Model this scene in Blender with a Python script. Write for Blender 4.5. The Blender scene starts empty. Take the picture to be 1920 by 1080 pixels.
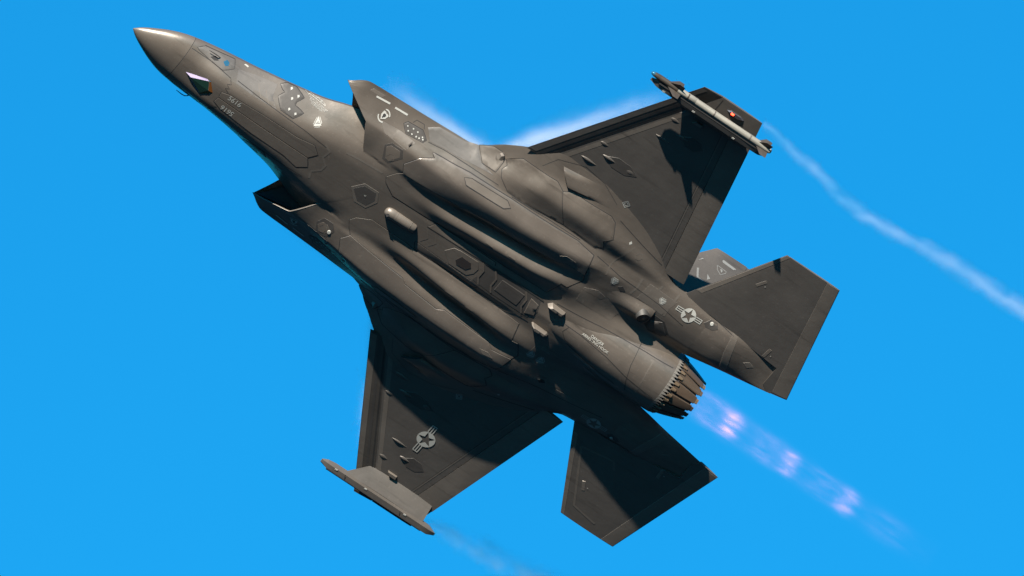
import bpy, bmesh, math, random
import numpy as np
from mathutils import Matrix, Vector
from mathutils.geometry import delaunay_2d_cdt

# ------------------------------------------------------------------ camera, sky, sun, exposure
scene = bpy.context.scene
ELEV = math.radians(18)                     # the photographer looks up at the jet
DIST = 300.0                                # metres to the jet
RIGHT = Vector((1, 0, 0)); FWD = Vector((0, math.cos(ELEV), math.sin(ELEV))); UP = RIGHT.cross(FWD)
EYE = Vector((0, 0, 1.7))
cam_data = bpy.data.cameras.new('camera'); cam = bpy.data.objects.new('camera', cam_data)
scene.collection.objects.link(cam); scene.camera = cam
cam.matrix_world = Matrix((( RIGHT.x, UP.x, -FWD.x, EYE.x), (RIGHT.y, UP.y, -FWD.y, EYE.y), (RIGHT.z, UP.z, -FWD.z, EYE.z), (0, 0, 0, 1)))
cam_data.sensor_width = 36; cam_data.lens = 27188.28 * 36 / 1920
cam_data.clip_start = 1; cam_data.clip_end = 5000

# direction to the sun, behind the camera and high
RM = np.array([[.8163, .5542, .1628], [.5426, -.6391, -.5452], [.1981, -.5334, .8224]])   # jet attitude seen by the camera
u_, _, v_ = np.linalg.svd(RM); RM = u_ @ v_
_s = RM @ np.array((-1.03, 1.27, -.285))
SUN = (RIGHT * float(_s[0]) - UP * float(_s[1]) + FWD * float(_s[2])).normalized()
sun_el = math.asin(SUN.z); sun_rot = math.atan2(SUN.x, SUN.y)
world = bpy.data.worlds.new('World'); scene.world = world; world.use_nodes = True
wn = world.node_tree.nodes; wl = world.node_tree.links
bg = wn['Background']
sky = wn.new('ShaderNodeTexSky'); sky.sky_type = 'NISHITA'; sky.sun_disc = False
sky.sun_elevation = sun_el; sky.sun_rotation = sun_rot; sky.altitude = 0
sky.air_density = 1.0; sky.dust_density = 0.3; sky.ozone_density = 3.0
tint = wn.new('ShaderNodeMix'); tint.data_type = 'RGBA'; tint.blend_type = 'MULTIPLY'; tint.inputs['Factor'].default_value = 1
tint.inputs['B'].default_value = (.038, .655, .92, 1)      # the photograph's deep, clean blue
wl.new(sky.outputs[0], tint.inputs['A']); wl.new(tint.outputs['Result'], bg.inputs['Color'])
bg.inputs['Strength'].default_value = 0.052

sun_data = bpy.data.lights.new('sun', 'SUN'); sun_data.energy = 5.0; sun_data.angle = math.radians(.53); sun_data.color = (1, .90, .77)
sun = bpy.data.objects.new('sun', sun_data); scene.collection.objects.link(sun)
sun.rotation_euler = SUN.to_track_quat('Z', 'Y').to_euler(); sun.location = (0, 0, 60)
scene.view_settings.view_transform = 'Standard'; scene.view_settings.look = 'None'
scene.view_settings.exposure = 1.68; scene.view_settings.gamma = 1
scene.render.engine = 'CYCLES'
scene.cycles.use_denoising = True
scene.cycles.volume_bounces = 1; scene.cycles.transparent_max_bounces = 16
scene.cycles.volume_step_rate = 1.0

# ------------------------------------------------------------------ where the jet hangs in the air
# body axes: x aft of the nose, y to port, z up (metres); local Blender axes: X = 8 - x, Y = y, Z = z
def to_world(c):                            # camera frame (right, down, away) to world
    return RIGHT * float(c[0]) + UP * float(-c[1]) + FWD * float(c[2])
ax, ay, az = to_world(-RM[:, 0]), to_world(RM[:, 1]), to_world(RM[:, 2])
org = EYE + to_world((-1.2727, -1.0046, DIST))
JET = Matrix(((ax.x, ay.x, az.x, org.x), (ax.y, ay.y, az.y, org.y), (ax.z, ay.z, az.z, org.z), (0, 0, 0, 1)))

# ------------------------------------------------------------------ helpers
C = scene.collection
MATS = {}
def new_mat(name):
    m = bpy.data.materials.new(name); m.use_nodes = True; MATS[name] = m
    return m, m.node_tree.nodes, m.node_tree.links, m.node_tree.nodes['Principled BSDF']
def paint(name, col, rough=.5, metal=.0, var=.12, streak=.5, spec=.5, bump=.002, blotch=1.0, grime=.35):
    m, n, l, b = new_mat(name)
    tc = n.new('ShaderNodeTexCoord'); mp = n.new('ShaderNodeMapping'); mp.inputs['Scale'].default_value = (.35, 3.2, 3.2)
    l.new(tc.outputs['Object'], mp.inputs['Vector'])
    a = n.new('ShaderNodeTexNoise'); a.inputs['Scale'].default_value = 2.2; a.inputs['Detail'].default_value = 6; a.inputs['Roughness'].default_value = .62
    l.new(mp.outputs[0], a.inputs['Vector'])
    c = n.new('ShaderNodeTexNoise'); c.inputs['Scale'].default_value = 1.3 * blotch; c.inputs['Detail'].default_value = 7
    l.new(tc.outputs['Object'], c.inputs['Vector'])
    mx = n.new('ShaderNodeMath'); mx.operation = 'MULTIPLY_ADD'; mx.inputs[1].default_value = streak
    l.new(a.outputs['Fac'], mx.inputs[0]); l.new(c.outputs['Fac'], mx.inputs[2])
    r = n.new('ShaderNodeMapRange'); r.inputs['From Min'].default_value = .35 * (1 + streak); r.inputs['From Max'].default_value = .65 * (1 + streak)
    r.inputs['To Min'].default_value = 1 - var; r.inputs['To Max'].default_value = 1 + var
    l.new(mx.outputs[0], r.inputs['Value'])
    mc = n.new('ShaderNodeMix'); mc.data_type = 'RGBA'; mc.blend_type = 'MULTIPLY'; mc.inputs['Factor'].default_value = 1
    mc.inputs['A'].default_value = (*col, 1); l.new(r.outputs[0], mc.inputs['B'])
    # stains: dark streaks run aft, scattered scuffs
    ms = n.new('ShaderNodeMapping'); ms.inputs['Scale'].default_value = (.55, 7.0, 5.0); l.new(tc.outputs['Object'], ms.inputs['Vector'])
    g = n.new('ShaderNodeTexNoise'); g.inputs['Scale'].default_value = 1.0; g.inputs['Detail'].default_value = 8; g.inputs['Roughness'].default_value = .7; l.new(ms.outputs[0], g.inputs['Vector'])
    gr = n.new('ShaderNodeMapRange'); gr.inputs['From Min'].default_value = .56; gr.inputs['From Max'].default_value = .74; gr.inputs['To Min'].default_value = 1; gr.inputs['To Max'].default_value = 1 - grime; l.new(g.outputs['Fac'], gr.inputs['Value'])
    g2 = n.new('ShaderNodeTexNoise'); g2.inputs['Scale'].default_value = 14; g2.inputs['Detail'].default_value = 4; l.new(tc.outputs['Object'], g2.inputs['Vector'])
    gr2 = n.new('ShaderNodeMapRange'); gr2.inputs['From Min'].default_value = .62; gr2.inputs['From Max'].default_value = .72; gr2.inputs['To Min'].default_value = 1; gr2.inputs['To Max'].default_value = 1 + grime * .5; l.new(g2.outputs['Fac'], gr2.inputs['Value'])
    mg = n.new('ShaderNodeMath'); mg.operation = 'MULTIPLY'; l.new(gr.outputs[0], mg.inputs[0]); l.new(gr2.outputs[0], mg.inputs[1])
    mc2 = n.new('ShaderNodeMix'); mc2.data_type = 'RGBA'; mc2.blend_type = 'MULTIPLY'; mc2.inputs['Factor'].default_value = 1
    l.new(mc.outputs['Result'], mc2.inputs['A']); l.new(mg.outputs[0], mc2.inputs['B'])
    l.new(mc2.outputs['Result'], b.inputs['Base Color'])
    r2 = n.new('ShaderNodeMapRange'); r2.inputs['From Min'].default_value = .3; r2.inputs['From Max'].default_value = .7
    r2.inputs['To Min'].default_value = rough - .06; r2.inputs['To Max'].default_value = rough + .08
    l.new(c.outputs['Fac'], r2.inputs['Value']); l.new(r2.outputs[0], b.inputs['Roughness'])
    b.inputs['Metallic'].default_value = metal; b.inputs['Specular IOR Level'].default_value = spec
    if bump:
        f = n.new('ShaderNodeTexNoise'); f.inputs['Scale'].default_value = 5; f.inputs['Detail'].default_value = 3
        l.new(tc.outputs['Object'], f.inputs['Vector'])
        bp = n.new('ShaderNodeBump'); bp.inputs['Strength'].default_value = .35; bp.inputs['Distance'].default_value = bump * 4
        l.new(f.outputs['Fac'], bp.inputs['Height']); l.new(bp.outputs[0], b.inputs['Normal'])
    return m
def plain(name, col, rough=.5, metal=0, emit=0):
    m, n, l, b = new_mat(name)
    b.inputs['Base Color'].default_value = (*col, 1); b.inputs['Roughness'].default_value = rough; b.inputs['Metallic'].default_value = metal
    if emit: b.inputs['Emission Color'].default_value = (*col, 1); b.inputs['Emission Strength'].default_value = emit
    return m
BODY = paint('jet_paint', (0.112, 0.096, 0.082), .35, .45, .10)
DOORP = paint('door_paint', (0.12, 0.103, 0.089), .35, .45, .10)
AFTP = paint('aft_paint', (0.108, 0.093, 0.08), .35, .45, .16, 1.0, .5, .002, 1.4, .55)
CHIN = paint('chine_paint', (0.09, 0.083, 0.077), .44, .3, .08)
WING = paint('wing_paint', (0.072, 0.065, 0.059), 0.46, 0.3, .08)
DARK = paint('dark_coating_fin_shade', (0.046, 0.042, 0.039), 0.48, 0.25, .10)  # coating of the dark panels; on the fins it stands in for shade
LITE = paint('light_coating', (0.112, 0.098, 0.085), 0.42, 0.3, .08)
NOSE = paint('radome_paint', (0.105, 0.09, 0.076), 0.38, 0.3, .06)
EDGE = paint('edge_coating', (0.1, 0.088, 0.077), 0.44, 0.3, .10)
LEP = paint('leading_edge_paint', (.062,.055,.048), 0.4, 0.35, .14, 1.0)
SEAM = plain('seam_gap', (.008, .008, .009), .8)
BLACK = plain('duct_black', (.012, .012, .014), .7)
WHITE = plain('marking_white', (0.25, 0.252, 0.238), .6)
GREYM = plain('marking_grey', (0.18, 0.187, 0.183), .6)
TAILM = plain('marking_tail_grey', (.10, .106, .108), .6)
STEEL = paint('nozzle_metal', (0.085, 0.06, 0.042), 0.38, 0.45, .25, 1.2, .5, .001)
TOOTH = paint('nozzle_ceramic', (.115,.108,.098), 0.5, 0.1, .2)
HOT = paint('scorched_metal', (0.16, 0.115, 0.075), 0.4, 0.5, .3)
SOOT = paint('sooty_paint', (0.021, 0.02, 0.019), 0.55, 0.1, .3, 1)
MISW = paint('missile_grey', (.165,.158,.138), 0.48, 0.05, .14, .8)
MISD = paint('missile_seeker', (0.055, 0.045, 0.037), 0.4, 0.4, .15)
GLASS_LILAC = plain('window_coating_lilac_reflection', (.19, .155, .26), .3, .0)  # lilac coating with its bright reflection put into the base colour
GLASS_GREEN = plain('window_coating_green', (.006, .020, .015), .25, .0)
GLASS_BLUE = plain('window_coating_blue', (.03, .12, .19), .1, .5)
GLASS_AMBER = plain('window_coating_amber', (.13, .048, .012), .2, .3)
GLASS_OLIVE = plain('window_coating_olive', (.09, .075, .015), .2, .3)
CANOPY = plain('canopy_tint', (.06, .045, .02), .05, .6)
RED = plain('red_lamp', (1, .05, .02), .3, 0, 3)
GREEN = plain('green_lamp', (.03, .9, .35), .3, 0, 1.2)
CLEAR = plain('lamp_lens', (.05, .05, .06), .15, .3)

def P(x, y, z): return (8 - x, y, z)
def link(name, me, mat, parent, smooth=True, sharp=.6):
    o = bpy.data.objects.new(name, me); C.objects.link(o)
    if mat: me.materials.append(mat)
    if smooth:
        me.shade_smooth()
        if sharp: me.set_sharp_from_angle(angle=sharp)
    if parent: o.parent = parent
    return o
def build(name, verts, faces, mat, parent, smooth=True, sharp=.6, recalc=True, down=None):
    me = bpy.data.meshes.new(name); me.from_pydata([P(*v) for v in verts], [], faces); me.validate()
    bm = bmesh.new(); bm.from_mesh(me)
    bmesh.ops.remove_doubles(bm, verts=bm.verts, dist=1e-5)
    if down is None:
        if recalc: bmesh.ops.recalc_face_normals(bm, faces=bm.faces)
    else:
        for f in bm.faces:
            f.normal_update()
            if (f.normal.z > 0) == down: f.normal_flip()
    bm.to_mesh(me); bm.free()
    return link(name, me, mat, parent, smooth, sharp)
def resample(poly, step, closed=True):
    out = []; n = len(poly)
    for i in range(n if closed else n - 1):
        a, b = np.array(poly[i], float), np.array(poly[(i + 1) % n], float)
        k = max(1, int(math.ceil(np.linalg.norm(b - a) / step)))
        for j in range(k): out.append(tuple(a + (b - a) * j / k))
    if not closed: out.append(tuple(poly[-1]))
    return out
def triangulate(poly, step):
    b = resample(poly, step); n = len(b); P_ = np.array(poly, float); Q_ = np.roll(P_, -1, 0)
    gx = np.arange(P_[:, 0].min(), P_[:, 0].max(), step) + step * .5; gy = np.arange(P_[:, 1].min(), P_[:, 1].max(), step) + step * .5
    g = np.array([(x, y) for x in gx for y in gy]).reshape(-1, 2)
    ins = np.zeros(len(g), bool); dist = np.full(len(g), 9.0)
    for p, q in zip(P_, Q_):
        if p[1] != q[1]:
            c = ((p[1] > g[:, 1]) != (q[1] > g[:, 1])) & (g[:, 0] < (q[0] - p[0]) * (g[:, 1] - p[1]) / (q[1] - p[1]) + p[0]); ins ^= c
        d = q - p; t = np.clip(((g - p) @ d) / max(d @ d, 1e-12), 0, 1); dist = np.minimum(dist, np.linalg.norm(g - p - t[:, None] * d, axis=1))
    pts = list(b) + [tuple(v) for v in g[ins & (dist > step * .45)]]
    r = delaunay_2d_cdt([Vector(p) for p in pts], [(i, (i + 1) % n) for i in range(n)], [], 1, 1e-6)
    return [(v.x, v.y) for v in r[0]], [tuple(f) for f in r[2]], b
def grow(b, e):                              # push a closed outline outwards by e
    p = np.array(b, float); t = np.roll(p, -1, 0) - np.roll(p, 1, 0); t /= np.maximum(np.linalg.norm(t, axis=1), 1e-9)[:, None]
    area = (p[:, 0] * np.roll(p[:, 1], -1) - np.roll(p[:, 0], -1) * p[:, 1]).sum()
    nrm = np.stack([t[:, 1], -t[:, 0]], 1) * (1 if area > 0 else -1)
    return [tuple(q) for q in p + nrm * e]
def patch(name, poly, fn, off, mat, parent, side=1, step=.09, edge=.0):
    """a skin following the surface fn(x, y), raised by off; edge = width of its bevelled rim"""
    v, f, b = triangulate(poly, step)
    vs = [(x, side * y, fn(x, y) - off) for x, y in v]; fs = list(f)
    if edge:
        o = grow(b, edge); k = len(vs); n = len(b)
        vs += [(x, side * y, fn(x, y) - off) for x, y in b] + [(x, side * y, fn(x, y) + .004) for x, y in o]
        fs += [(k + i, k + (i + 1) % n, k + n + (i + 1) % n, k + n + i) for i in range(n)]
    return build(name, vs, fs, mat, parent, True, .5, down=True)
def ribbon(name, line, fn, off, w, mat, parent, side=1, closed=False, step=.08):
    b = resample(line, step, closed); p = np.array(b, float)
    t = np.gradient(p, axis=0) if not closed else np.roll(p, -1, 0) - np.roll(p, 1, 0)
    t /= np.maximum(np.linalg.norm(t, axis=1), 1e-9)[:, None]; nr = np.stack([t[:, 1], -t[:, 0]], 1) * w / 2
    a, c = p + nr, p - nr; n = len(p)
    vs = [(x, side * y, fn(x, y) - off) for x, y in a] + [(x, side * y, fn(x, y) - off) for x, y in c]
    m = n if closed else n - 1
    return build(name, vs, [(i, (i + 1) % n, n + (i + 1) % n, n + i) for i in range(m)], mat, parent, True, None, down=True)
def shell(name, poly, zlo, zup, mat, parent, side=1, step=.14, xf=None):
    """a closed plate with outline poly between the heights zlo(x, y) and zup(x, y)"""
    v, f, b = triangulate(poly, step); n = len(v); key = {(round(x, 4), round(y, 4)): i for i, (x, y) in enumerate(v)}
    lo = [(x, y, zlo(x, y)) for x, y in v]; up = [(x, y, zup(x, y)) for x, y in v]
    vs = [(xf(*p) if xf else p) for p in lo + up]; vs = [(x, side * y, z) for x, y, z in vs]
    fs = list(f) + [tuple(n + i for i in reversed(t)) for t in f]
    ring = [key[(round(float(x), 4), round(float(y), 4))] for x, y in b if (round(float(x), 4), round(float(y), 4)) in key]
    fs += [(ring[i], ring[(i + 1) % len(ring)], n + ring[(i + 1) % len(ring)], n + ring[i]) for i in range(len(ring))]
    return build(name, vs, fs, mat, parent, True, .45)
def loft(name, sections, mat, parent, closed=True, caps=True, smooth=True, sharp=.6):
    n = len(sections[0]); vs = [p for s in sections for p in s]; fs = []
    for i in range(len(sections) - 1):
        for j in range(n if closed else n - 1):
            a, b = i * n + j, i * n + (j + 1) % n
            fs.append((a, b, b + n, a + n))
    if caps: fs += [tuple(range(n))[::-1], tuple((len(sections) - 1) * n + j for j in range(n))]
    return build(name, vs, fs, mat, parent, smooth, sharp)
def prism(name, pts, z0, z1, mat, parent, taper=0):
    """outline pts (x, y) between heights z0 (base) and z1, the far face shrunk by taper"""
    c = np.mean(np.array(pts, float), 0); q = [tuple(c + (np.array(p) - c) * (1 - taper)) for p in pts]
    return loft(name, [[(x, y, z0) for x, y in pts], [(x, y, z1) for x, y in q]], mat, parent, smooth=False)
def empty(name, parent=None):
    o = bpy.data.objects.new(name, None); C.objects.link(o); o.empty_display_size = .5
    if parent: o.parent = parent
    return o
def text_mesh(s, size):
    cu = bpy.data.curves.new('t', 'FONT'); cu.body = s; cu.size = size; cu.align_x = 'CENTER'; cu.align_y = 'CENTER'; cu.space_line = .85
    o = bpy.data.objects.new('t', cu); C.objects.link(o)
    me = bpy.data.meshes.new_from_object(o.evaluated_get(bpy.context.evaluated_depsgraph_get()))
    v = [(p.co.x, p.co.y) for p in me.vertices]; f = [tuple(p.vertices) for p in me.polygons]
    bpy.data.objects.remove(o); bpy.data.curves.remove(cu); bpy.data.meshes.remove(me)
    return v, f
def decal(name, v, f, at, ang, fn, mat, parent, off=.006, sx=1, sy=1):
    """flat print: (u, v) outline mesh laid on the surface, u turned ang from aft towards port"""
    ca, sa = math.cos(ang), math.sin(ang)
    vs = []
    for u, w in v:
        u *= sx; w *= sy
        x, y = at[0] + u * ca - w * sa, at[1] + u * sa + w * ca
        vs.append((x, y, fn(x, y) - off))
    return build(name, vs, f, mat, parent, True, None, down=True)
def letters(name, s, size, at, ang, fn, mat, parent, off=.006, sx=1):
    v, f = text_mesh(s, size); return decal(name, v, f, at, ang, fn, mat, parent, off, sx)

# ------------------------------------------------------------------ shape of the airframe
def pchip(xs, ys, x):
    xs = np.asarray(xs, float); ys = np.asarray(ys, float); x = np.asarray(x, float)
    h = np.diff(xs); d = np.diff(ys) / h; n = len(xs); m = np.zeros(n)
    for i in range(1, n - 1):
        if d[i - 1] * d[i] > 0:
            w1 = 2 * h[i] + h[i - 1]; w2 = h[i] + 2 * h[i - 1]; m[i] = (w1 + w2) / (w1 / d[i - 1] + w2 / d[i])
    m[0] = d[0]; m[-1] = d[-1]
    i = np.clip(np.searchsorted(xs, x) - 1, 0, n - 2); t = np.clip((x - xs[i]) / h[i], 0, 1); t2 = t * t; t3 = t2 * t
    return (2 * t3 - 3 * t2 + 1) * ys[i] + (t3 - 2 * t2 + t) * h[i] * m[i] + (-2 * t3 + 3 * t2) * ys[i + 1] + (t3 - t2) * h[i] * m[i + 1]
def smooth(a, b, x):
    t = np.clip((x - a) / (b - a), 0, 1); return t * t * (3 - 2 * t)
# forebody: station, half width, chine height, belly height, top height
FB = np.array([(0, .0, 0, 0, 0), (.1, .095, .01, -.055, .07), (.22, .18, .02, -.10, .14), (.41, .29, .03, -.145, .23), (.66, .42, .05, -.185, .33),
    (.9, .515, .06, -.215, .41), (1.1, .57, .075, -.237, .46), (1.5, .64, .10, -.285, .54), (2.1, .715, .13, -.37, .62), (2.55, .77, .14, -.395, .66),
    (3.05, .85, .15, -.41, .70), (3.55, .95, .15, -.418, .72), (4.05, 1.06, .15, -.42, .74), (4.5, 1.23, .15, -.42, .75), (5.0, 1.40, .14, -.42, .76),
    (5.4, 1.5, .13, -.42, .76), (6.6, 1.62, .12, -.43, .74)])
def fb(x): return [pchip(FB[:, 0], FB[:, k], x) for k in (1, 2, 3, 4)]
FR = [0, .30, .44, .56, .80, 1.0]; FF = [1, .996, .957, .855, .43, 0]      # flat keel, then a straight sloping side
def zf(x, y):
    w, ze, zb, zt = fb(x); r = np.clip(np.abs(y) / np.maximum(w, 1e-4), 0, 1)
    t = smooth(.7, 2.3, x)
    f = (1 - r ** 2.0) ** .5 * (1 - t) + pchip(FR, FF, r) * t
    return ze - (ze - zb) * f
# main fuselage underside: rows of (y, z) along matching lines: centre, keel edge, door edge, inner ridge, valley, door seam, outer door, shoulder ... chine
ROWS = [
(4.18, [(0,-.42),(.28,-.42),(.45,-.41),(.66,-.395),(.86,-.34),(1.15,-.33),(1.42,-.26),(1.60,-.07),(1.68,.0),(1.73,.035),(1.77,.065),(1.80,.09)]),
(4.58, [(0,-.42),(.28,-.42),(.45,-.41),(.66,-.395),(.86,-.34),(1.15,-.33),(1.42,-.275),(1.60,-.13),(1.75,-.035),(1.88,.035),(1.98,.085),(2.06,.118)]),
(5.36, [(0,-.42),(.28,-.42),(.45,-.415),(.66,-.395),(.86,-.34),(1.15,-.325),(1.44,-.29),(1.60,-.18),(1.75,-.085),(1.88,-.005),(2.0,.065),(2.10,.115)]),
(6.0, [(0,-.425),(.28,-.425),(.45,-.425),(.66,-.42),(.92,-.41),(1.05,-.425),(1.45,-.40),(1.66,-.24),(1.80,-.12),(1.92,-.03),(2.03,.05),(2.13,.11)]),
(6.6, [(0,-.43),(.28,-.43),(.40,-.43),(.62,-.436),(.86,-.425),(1.05,-.475),(1.47,-.49),(1.72,-.32),(1.86,-.18),(1.98,-.07),(2.08,.03),(2.165,.105)]),
(7.03, [(0,-.435),(.28,-.435),(.40,-.43),(.64,-.455),(.90,-.415),(1.09,-.495),(1.49,-.54),(1.78,-.36),(1.91,-.21),(2.02,-.09),(2.11,.02),(2.19,.10)]),
(7.6, [(0,-.435),(.27,-.435),(.40,-.42),(.67,-.505),(.94,-.385),(1.14,-.51),(1.50,-.57),(1.80,-.42),(1.93,-.28),(2.12,-.14),(2.35,.02),(2.62,.105)]),
(8.2, [(0,-.44),(.28,-.44),(.42,-.40),(.73,-.535),(1.0,-.375),(1.21,-.515),(1.54,-.585),(1.83,-.42),(1.97,-.32),(2.22,-.27),(2.6,-.08),(3.05,.02)]),
(8.8, [(0,-.44),(.3,-.44),(.44,-.395),(.78,-.56),(1.05,-.375),(1.24,-.51),(1.55,-.585),(1.85,-.42),(2.0,-.33),(2.35,-.34),(2.78,-.11),(3.3,.006)]),
(9.6, [(0,-.45),(.31,-.44),(.46,-.405),(.84,-.56),(1.11,-.39),(1.30,-.49),(1.58,-.555),(1.88,-.38),(2.02,-.30),(2.35,-.33),(2.80,-.12),(3.3,.004)]),
(10.3, [(0,-.47),(.32,-.44),(.5,-.43),(.9,-.49),(1.2,-.41),(1.38,-.455),(1.62,-.475),(1.88,-.33),(2.02,-.27),(2.3,-.29),(2.70,-.11),(3.15,.004)]),
(10.9, [(0,-.52),(.33,-.47),(.55,-.43),(.9,-.40),(1.2,-.37),(1.4,-.36),(1.62,-.35),(1.86,-.24),(2.0,-.20),(2.2,-.22),(2.55,-.09),(2.95,.006)]),
(11.6, [(0,-.56),(.34,-.50),(.6,-.38),(.9,-.26),(1.2,-.25),(1.42,-.25),(1.62,-.23),(1.85,-.17),(1.97,-.14),(2.1,-.13),(2.32,-.05),(2.6,.02)]),
(12.3, [(0,-.56),(.34,-.50),(.62,-.33),(.88,-.16),(1.15,-.18),(1.42,-.19),(1.62,-.17),(1.82,-.12),(1.92,-.08),(2.0,-.04),(2.06,.01),(2.12,.06)]),
(13.3, [(0,-.5),(.34,-.4),(.6,-.15),(.82,-.0),(1.1,-.13),(1.4,-.15),(1.6,-.13),(1.8,-.075),(1.9,-.035),(1.96,.01),(2.02,.05),(2.06,.09)]),
]
RX = [r[0] for r in ROWS]; RY = np.array([[p[0] for p in r[1]] for r in ROWS]); RZ = np.array([[p[1] for p in r[1]] for r in ROWS])
def ctrl(x): return np.array([pchip(RX, RY[:, k], x) for k in range(12)]), np.array([pchip(RX, RZ[:, k], x) for k in range(12)])
def vline(y): return 5.33 + np.clip(.8 - np.abs(y), 0, 1) * .75
_cc = {}
def zl(x, y):
    y = abs(y)
    if x < 4.15: return float(zf(x, y))
    k = round(min(x, 13.3), 2)
    if k not in _cc: _cc[k] = ctrl(k)
    cy, cz = _cc[k]; z = float(pchip(cy, cz, min(y, cy[-1])))
    if y < .86:
        q = float(smooth(0, .7, x - vline(y))); z = float(zf(min(x, 6.6), y)) * (1 - q) + z * q
    return z
def ycol(x, s):
    k = round(min(x, 13.3), 2)
    if k not in _cc: _cc[k] = ctrl(k)
    i = min(int(s), 10); return float(_cc[k][0][i] + (_cc[k][0][i + 1] - _cc[k][0][i]) * (s - i))
NAC = [(10.3, .42), (10.9, .54), (11.5, .62), (12.2, .69), (13.0, .712), (13.45, .70)]; NZ = .0
def nac_r(x): return float(pchip([n[0] for n in NAC], [n[1] for n in NAC], x))
def nac_z(x, y):
    if x < 10.3 or x > 13.5: return 9
    r = nac_r(x); return NZ - math.sqrt(r * r - y * y) if abs(y) < r * .999 else 9
LEF = .45; TEF = .5
def xle(y): return 7.93 + (y - 2.9) * (9.95 - 7.93) / 3.65
def xte(y): return 12.39 + (y - 2.19) * (11.39 - 12.39) / 4.36
def wing_z(x, y):
    y = abs(y); a, b = xle(y), xte(y); c = min(max((x - a) / (b - a), 0), 1)
    T = .15 - .115 * min(max((y - 2) / 4.55, 0), 1); g = (4 * c * (1 - c)) ** .6
    m = .045 - max(a + LEF - x, 0) * math.tan(math.radians(9)) - max(x - b + TEF, 0) * math.tan(math.radians(2.5)) * (y < 5.96)
    return m - T * .42 * g - .004, m + T * .9 * g + .004
def wlo(x, y): return wing_z(x, y)[0]
def wup(x, y): return wing_z(x, y)[1]
def boom_in(x): return float(pchip([13.3, 14.2, 15.0, 15.67], [.82, 1.0, 1.14, 1.27], x))
def boom_out(x): return float(pchip([13.3, 13.9, 15.1, 15.67], [2.06, 2.0, 1.86, 1.62], x))
def boom_lo(x, y):
    a, b = boom_in(x), boom_out(x); v = min(max((y - a) / (b - a), 0), 1)
    k = 1 - .98 * smooth(13.6, 15.2, x); base = .045 * (1 - v) + .09 * v if x < 15.7 else 0
    z0 = zl(13.3, .82 + 1.24 * v); t = smooth(13.3, 14.2, x)
    z1 = (.07 * v) - .19 * (4 * v * (1 - v)) ** .5 * k + .0
    return z0 * (1 - t) + z1 * t
def low(x, y):
    """height of the jet's underside"""
    y = abs(y)
    if x > 13.3:
        xb = min(x, 15.6); n_ = nac_z(x, y)
        return boom_lo(xb, y) if y >= boom_in(xb) or n_ > 8 else n_
    if x < 5.2: return zl(x, y) if y > 1.42 else float(zf(x, y))
    w = 9
    if y > 2 and xle(y) <= x <= xte(y): w = wlo(x, y)
    b = zl(x, y) if y < ycol(x, 11) else 9
    z = min(b, w, nac_z(x, y))
    return z if z < 8 else zl(x, y)

# ------------------------------------------------------------------ water sheet far below, unseen, added to block horizon glow and darken fill
me = bpy.data.meshes.new('sea'); R_ = 30000
me.from_pydata([(-R_, -R_, 0), (R_, -R_, 0), (R_, R_, 0), (-R_, R_, 0)], [], [(0, 1, 2, 3)])
sea_m, sn, sl, sb = new_mat('light_block_water')
sb.inputs['Base Color'].default_value = (.004, .014, .030, 1); sb.inputs['Roughness'].default_value = .95; sb.inputs['Specular IOR Level'].default_value = .08; sb.inputs['IOR'].default_value = 1.33
tcs = sn.new('ShaderNodeTexCoord'); wv = sn.new('ShaderNodeTexNoise'); wv.inputs['Scale'].default_value = .15; wv.inputs['Detail'].default_value = 6
sl.new(tcs.outputs['Object'], wv.inputs['Vector']); bps = sn.new('ShaderNodeBump'); bps.inputs['Distance'].default_value = 1.5
sl.new(wv.outputs['Fac'], bps.inputs['Height']); sl.new(bps.outputs[0], sb.inputs['Normal'])
sea = link('sea', me, sea_m, None, False); sea['kind'] = 'structure'

# ================================================================== the jet
jet = empty('fighter_jet'); jet.matrix_world = JET
jet['label'] = 'dark grey twin-tailed fighter jet banking in the sky with its belly turned this way'
jet['category'] = 'fighter jet'

# ---- forebody with radome
def fsec(x, n=40):
    w, ze, zb, zt = [float(v) for v in fb(x)]; s = []
    for i in range(2 * n + 1):
        t = -1 + i / n; y = w * math.sin(t * math.pi / 2); z = float(zf(x, y))
        if abs(y) < .86: z += .0015 * (x > vline(y) - .02) + .06 * float(smooth(0, .5, x - vline(y)))
        s.append((x, y, z))
    for i in range(1, 2 * n):
        t = 1 - i / n; y = w * math.sin(t * math.pi / 2); r = abs(y / max(w, 1e-5))
        s.append((x, y, ze + (zt - ze) * (1 - r ** 1.9) ** (1 / 1.6)))
    return s
RAD = 1.17
xs = [.004, .03, .06] + list(np.arange(.1, RAD, .06)) + [RAD - .006]
loft('radome', [fsec(x) for x in xs], NOSE, jet)
xs = [RAD + .006] + list(np.arange(RAD + .06, 6.6, .075))
loft('forebody', [fsec(x) for x in xs], BODY, jet)
loft('radome_joint', [[(x, y * .996, z * .996) for x, y, z in fsec(x)] for x in (RAD - .01, RAD + .01)], SEAM, jet)

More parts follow.
